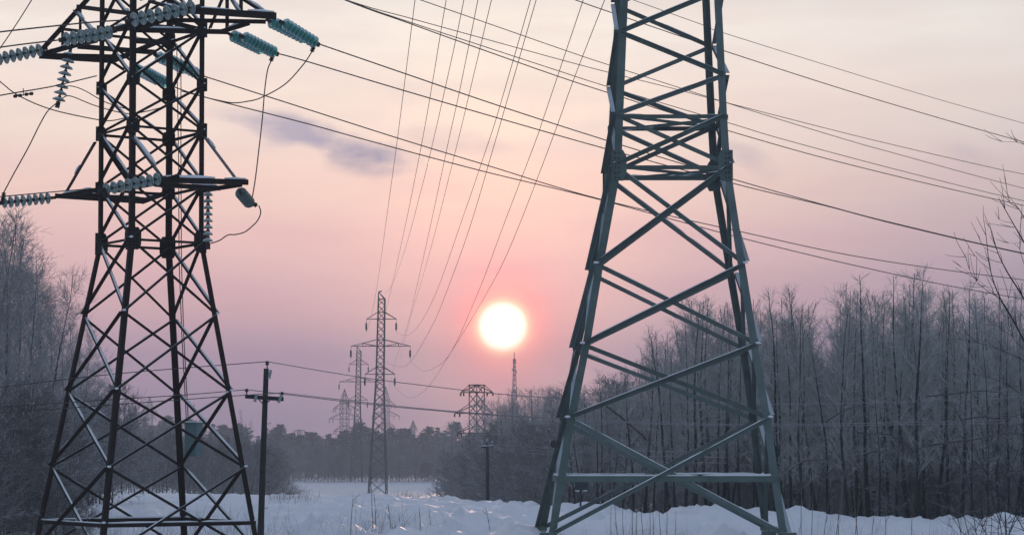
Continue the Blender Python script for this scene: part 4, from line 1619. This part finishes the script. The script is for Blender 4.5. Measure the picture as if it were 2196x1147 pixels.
GS = 'snowy shrubs before the right forest'
for i, (px, py, D, hp, n, lab) in enumerate((
        (2158, 1150, 64, 330, 7, 'snow dusted shrub with many stems near the right picture corner'),
        (2092, 1135, 66, 270, 5, 'snow dusted shrub with two forks left of the corner shrub'),
        (2225, 1160, 60, 420, 7, 'tall snow dusted shrub cut by the right picture edge'),
        (1985, 1090, 96, 170, 5, 'small snowy shrub just behind the crest under the dark trunks'),
        (1245, 1085, 112, 130, 6, 'frosty shrub behind the sign board'),
        (990, 1050, 190, 90, 6, 'white frosted shrub where the snow meets the middle wood'),
        (1010, 1052, 185, 60, 5, 'small white frosted shrub beside the taller one before the middle wood'))):
    snowy_shrub(px, py, D, hp, n, lab, GS, 100 + i)

# snow-laden arching branches in the right forest
for i, (lp, lab) in enumerate((
        ([(1840, 928), (1870, 930), (1905, 932), (1940, 950), (1968, 975)], 'long snow laden branch arching before the dark trunks'),
        ([(1990, 955), (2040, 948), (2090, 942), (2150, 930), (2200, 930)], 'snow laden branch lying level near the right edge'),
        ([(2010, 1045), (2060, 1025), (2100, 1000), (2130, 985)], 'snow laden branch slanting up to the right edge'),
        ([(1300, 870), (1345, 905), (1390, 945), (1430, 985), (1447, 995)], 'bent dark trunk leaning across the gap inside the grey tower'),
        ([(1690, 1010), (1720, 990), (1760, 985), (1795, 992)], 'short snowy branch arching low right of the grey tower'),
        ([(1770, 905), (1810, 880), (1850, 870), (1900, 876)], 'snowy branch rising gently above the long arching one'),
        ([(1830, 1000), (1850, 975), (1885, 968), (1905, 978)], 'small hooked snowy branch low between dark trunks'),
        ([(2060, 900), (2110, 893), (2150, 898), (2210, 880)], 'snow laden branch sagging between the two level ones at the right edge'),
        ([(1985, 850), (2040, 845), (2100, 838), (2150, 842)], 'thin snowy branch hanging level below the right tree tops'))):
    mb = MB()
    D = (90, 88, 87, 108, 90, 88, 88, 87, 89)[i]
    pts = spline([P(x, y, D + .15 * j) for j, (x, y) in enumerate(lp)], 6)
    mb.tube(pts, [(.05 if i < 4 else .032) * (1 - .7 * j / (len(pts) - 1)) for j in range(len(pts))], 6)
    rb = random.Random(i)
    for j in range(4, len(pts), 3):
        branch(mb, pts[j], (pts[j] - pts[j - 1]).normalized() + rvec(rb, .6), .5 + rb.random() * .5, .015, rb, 3, .15, .02, 4)
    tag(mb.build('fallen_branch', M['twig_d'], loc=pts[0]), lab, 'branch', 'snow laden branches in the right forest')

# ------------------------------------------------------------------ dry weeds and grass in the snow
rw = random.Random(12)


def weed(px, py, hpx, D, label, group, forks=3):
    o = P(px, py, D)
    o.z = gz(o.x, o.y) - .03
    mb = MB()
    ln = hpx * D / F
    q, _ = branch(mb, o, Vector((rw.gauss(0, .06), rw.gauss(0, .06), 1)), ln, .011, rw, 7, .03, .03, 4, .4)
    for _ in range(forks):
        k = 3 + rw.randrange(4)
        branch(mb, q[k], (q[k + 1] - q[k]).normalized() + rvec(rw, .45), ln * (.12 + .16 * rw.random()), .008, rw, 3, .08, .03, 4, .5)
    mb.v = [tuple(v) for v in mb.v]
    tag(mb.build('dry_weed', M['straw'], loc=o), label, 'weed', group)


GW = 'dry weed stalks in the foreground snow'
for (px, hp, D, n) in ((1327, 120, 63, 1), (1338, 105, 63, 0), (1355, 150, 64, 1), (1363, 118, 64, 0), (1382, 125, 63, 1), (1393, 130, 63, 0), (1403, 105, 63, 0), (1418, 90, 62, 0),
                       (1430, 85, 62, 0), (1311, 95, 62, 0), (1445, 80, 62, 0), (1718, 210, 62, 4), (1736, 150, 62, 1), (1762, 110, 62, 1), (1790, 175, 63, 2), (1800, 120, 63, 1),
                       (1840, 240, 64, 6), (1834, 150, 64, 2), (1868, 95, 62, 0), (1897, 100, 64, 1), (1955, 110, 64, 1), (1980, 60, 62, 0), (2060, 55, 62, 0), (2110, 130, 62, 2), (2125, 110, 62, 2)):
    weed(px, 1150, hp, D, 'dry frosted weed stalk standing in the snow at the feet of the grey tower', GW, n)
for (px, hp, D) in ((752, 95, 63), (800, 120, 64), (806, 85, 64), (838, 60, 63), (1050, 60, 72), (905, 70, 66), (925, 60, 68)):
    weed(px, 1150, hp, D, 'dry weed stalk standing in the snow between the two near towers', 'dry weed stalks in the middle snow', 2)
mb = MB()


def tuft(px, py, D, spread, n, hp):
    for _ in range(n):
        x = px + rw.gauss(0, spread)
        d = D + rw.gauss(0, 1.5)
        wx = (x - CX) / F * d
        o = Vector((wx, d, gz(wx, d) - .04))
        ln = hp * d / F * (.4 + .9 * rw.random())
        branch(mb, o, Vector((rw.gauss(.06, .24), rw.gauss(0, .18), 1)), ln, .0036 * d / 63, rw, 4, .11, -.03, 3, .4)


for (px, D, sp, n, hp) in ((300, 66, 60, 100, 65), (420, 70, 50, 60, 50), (500, 68, 45, 90, 70), (585, 66, 30, 45, 70), (640, 63, 30, 25, 45), (770, 63, 30, 35, 60), (810, 64, 25, 35, 65),
                           (850, 63, 20, 30, 50), (930, 64, 40, 25, 40), (1350, 63, 60, 40, 60), (1830, 63, 90, 50, 70), (2080, 62, 60, 60, 70), (150, 64, 60, 80, 60),
                           (610, 130, 20, 60, 32), (640, 128, 25, 50, 30), (250, 110, 30, 40, 30),
                           (770, 330, 22, 60, 16), (862, 335, 18, 70, 18), (880, 330, 14, 40, 16), (720, 300, 8, 20, 16), (640, 320, 20, 50, 18)):
    tuft(px, 1150, D, sp, n, hp)
tag(mb.build('dry_grass', M['straw']), 'thin dry grass blades poking out of the snow', 'grass', kind='stuff')

# ------------------------------------------------------------------ haze
mb = MB()
mb.box((0, 600, 22), 2900, 1360, 68)
hz = mb.build('haze', [])
hm = bpy.data.materials.new('haze')
hm.use_nodes = True
ht = hm.node_tree
ht.nodes.clear()
pv = ht.nodes.new('ShaderNodeVolumePrincipled')
pv.inputs['Color'].default_value = (.84, .89, .97, 1)
pv.inputs['Density'].default_value = .00085
pv.inputs['Anisotropy'].default_value = .2
ho = ht.nodes.new('ShaderNodeOutputMaterial')
ht.links.new(pv.outputs[0], ho.inputs['Volume'])
hz.data.materials.append(hm)
tag(hz, 'pale cold morning haze over the clearing', 'haze', kind='stuff')

for o in S.objects:
    if '_o' in o:
        del o['_o']
print('TREES', sum(CNT.values()), CNT)
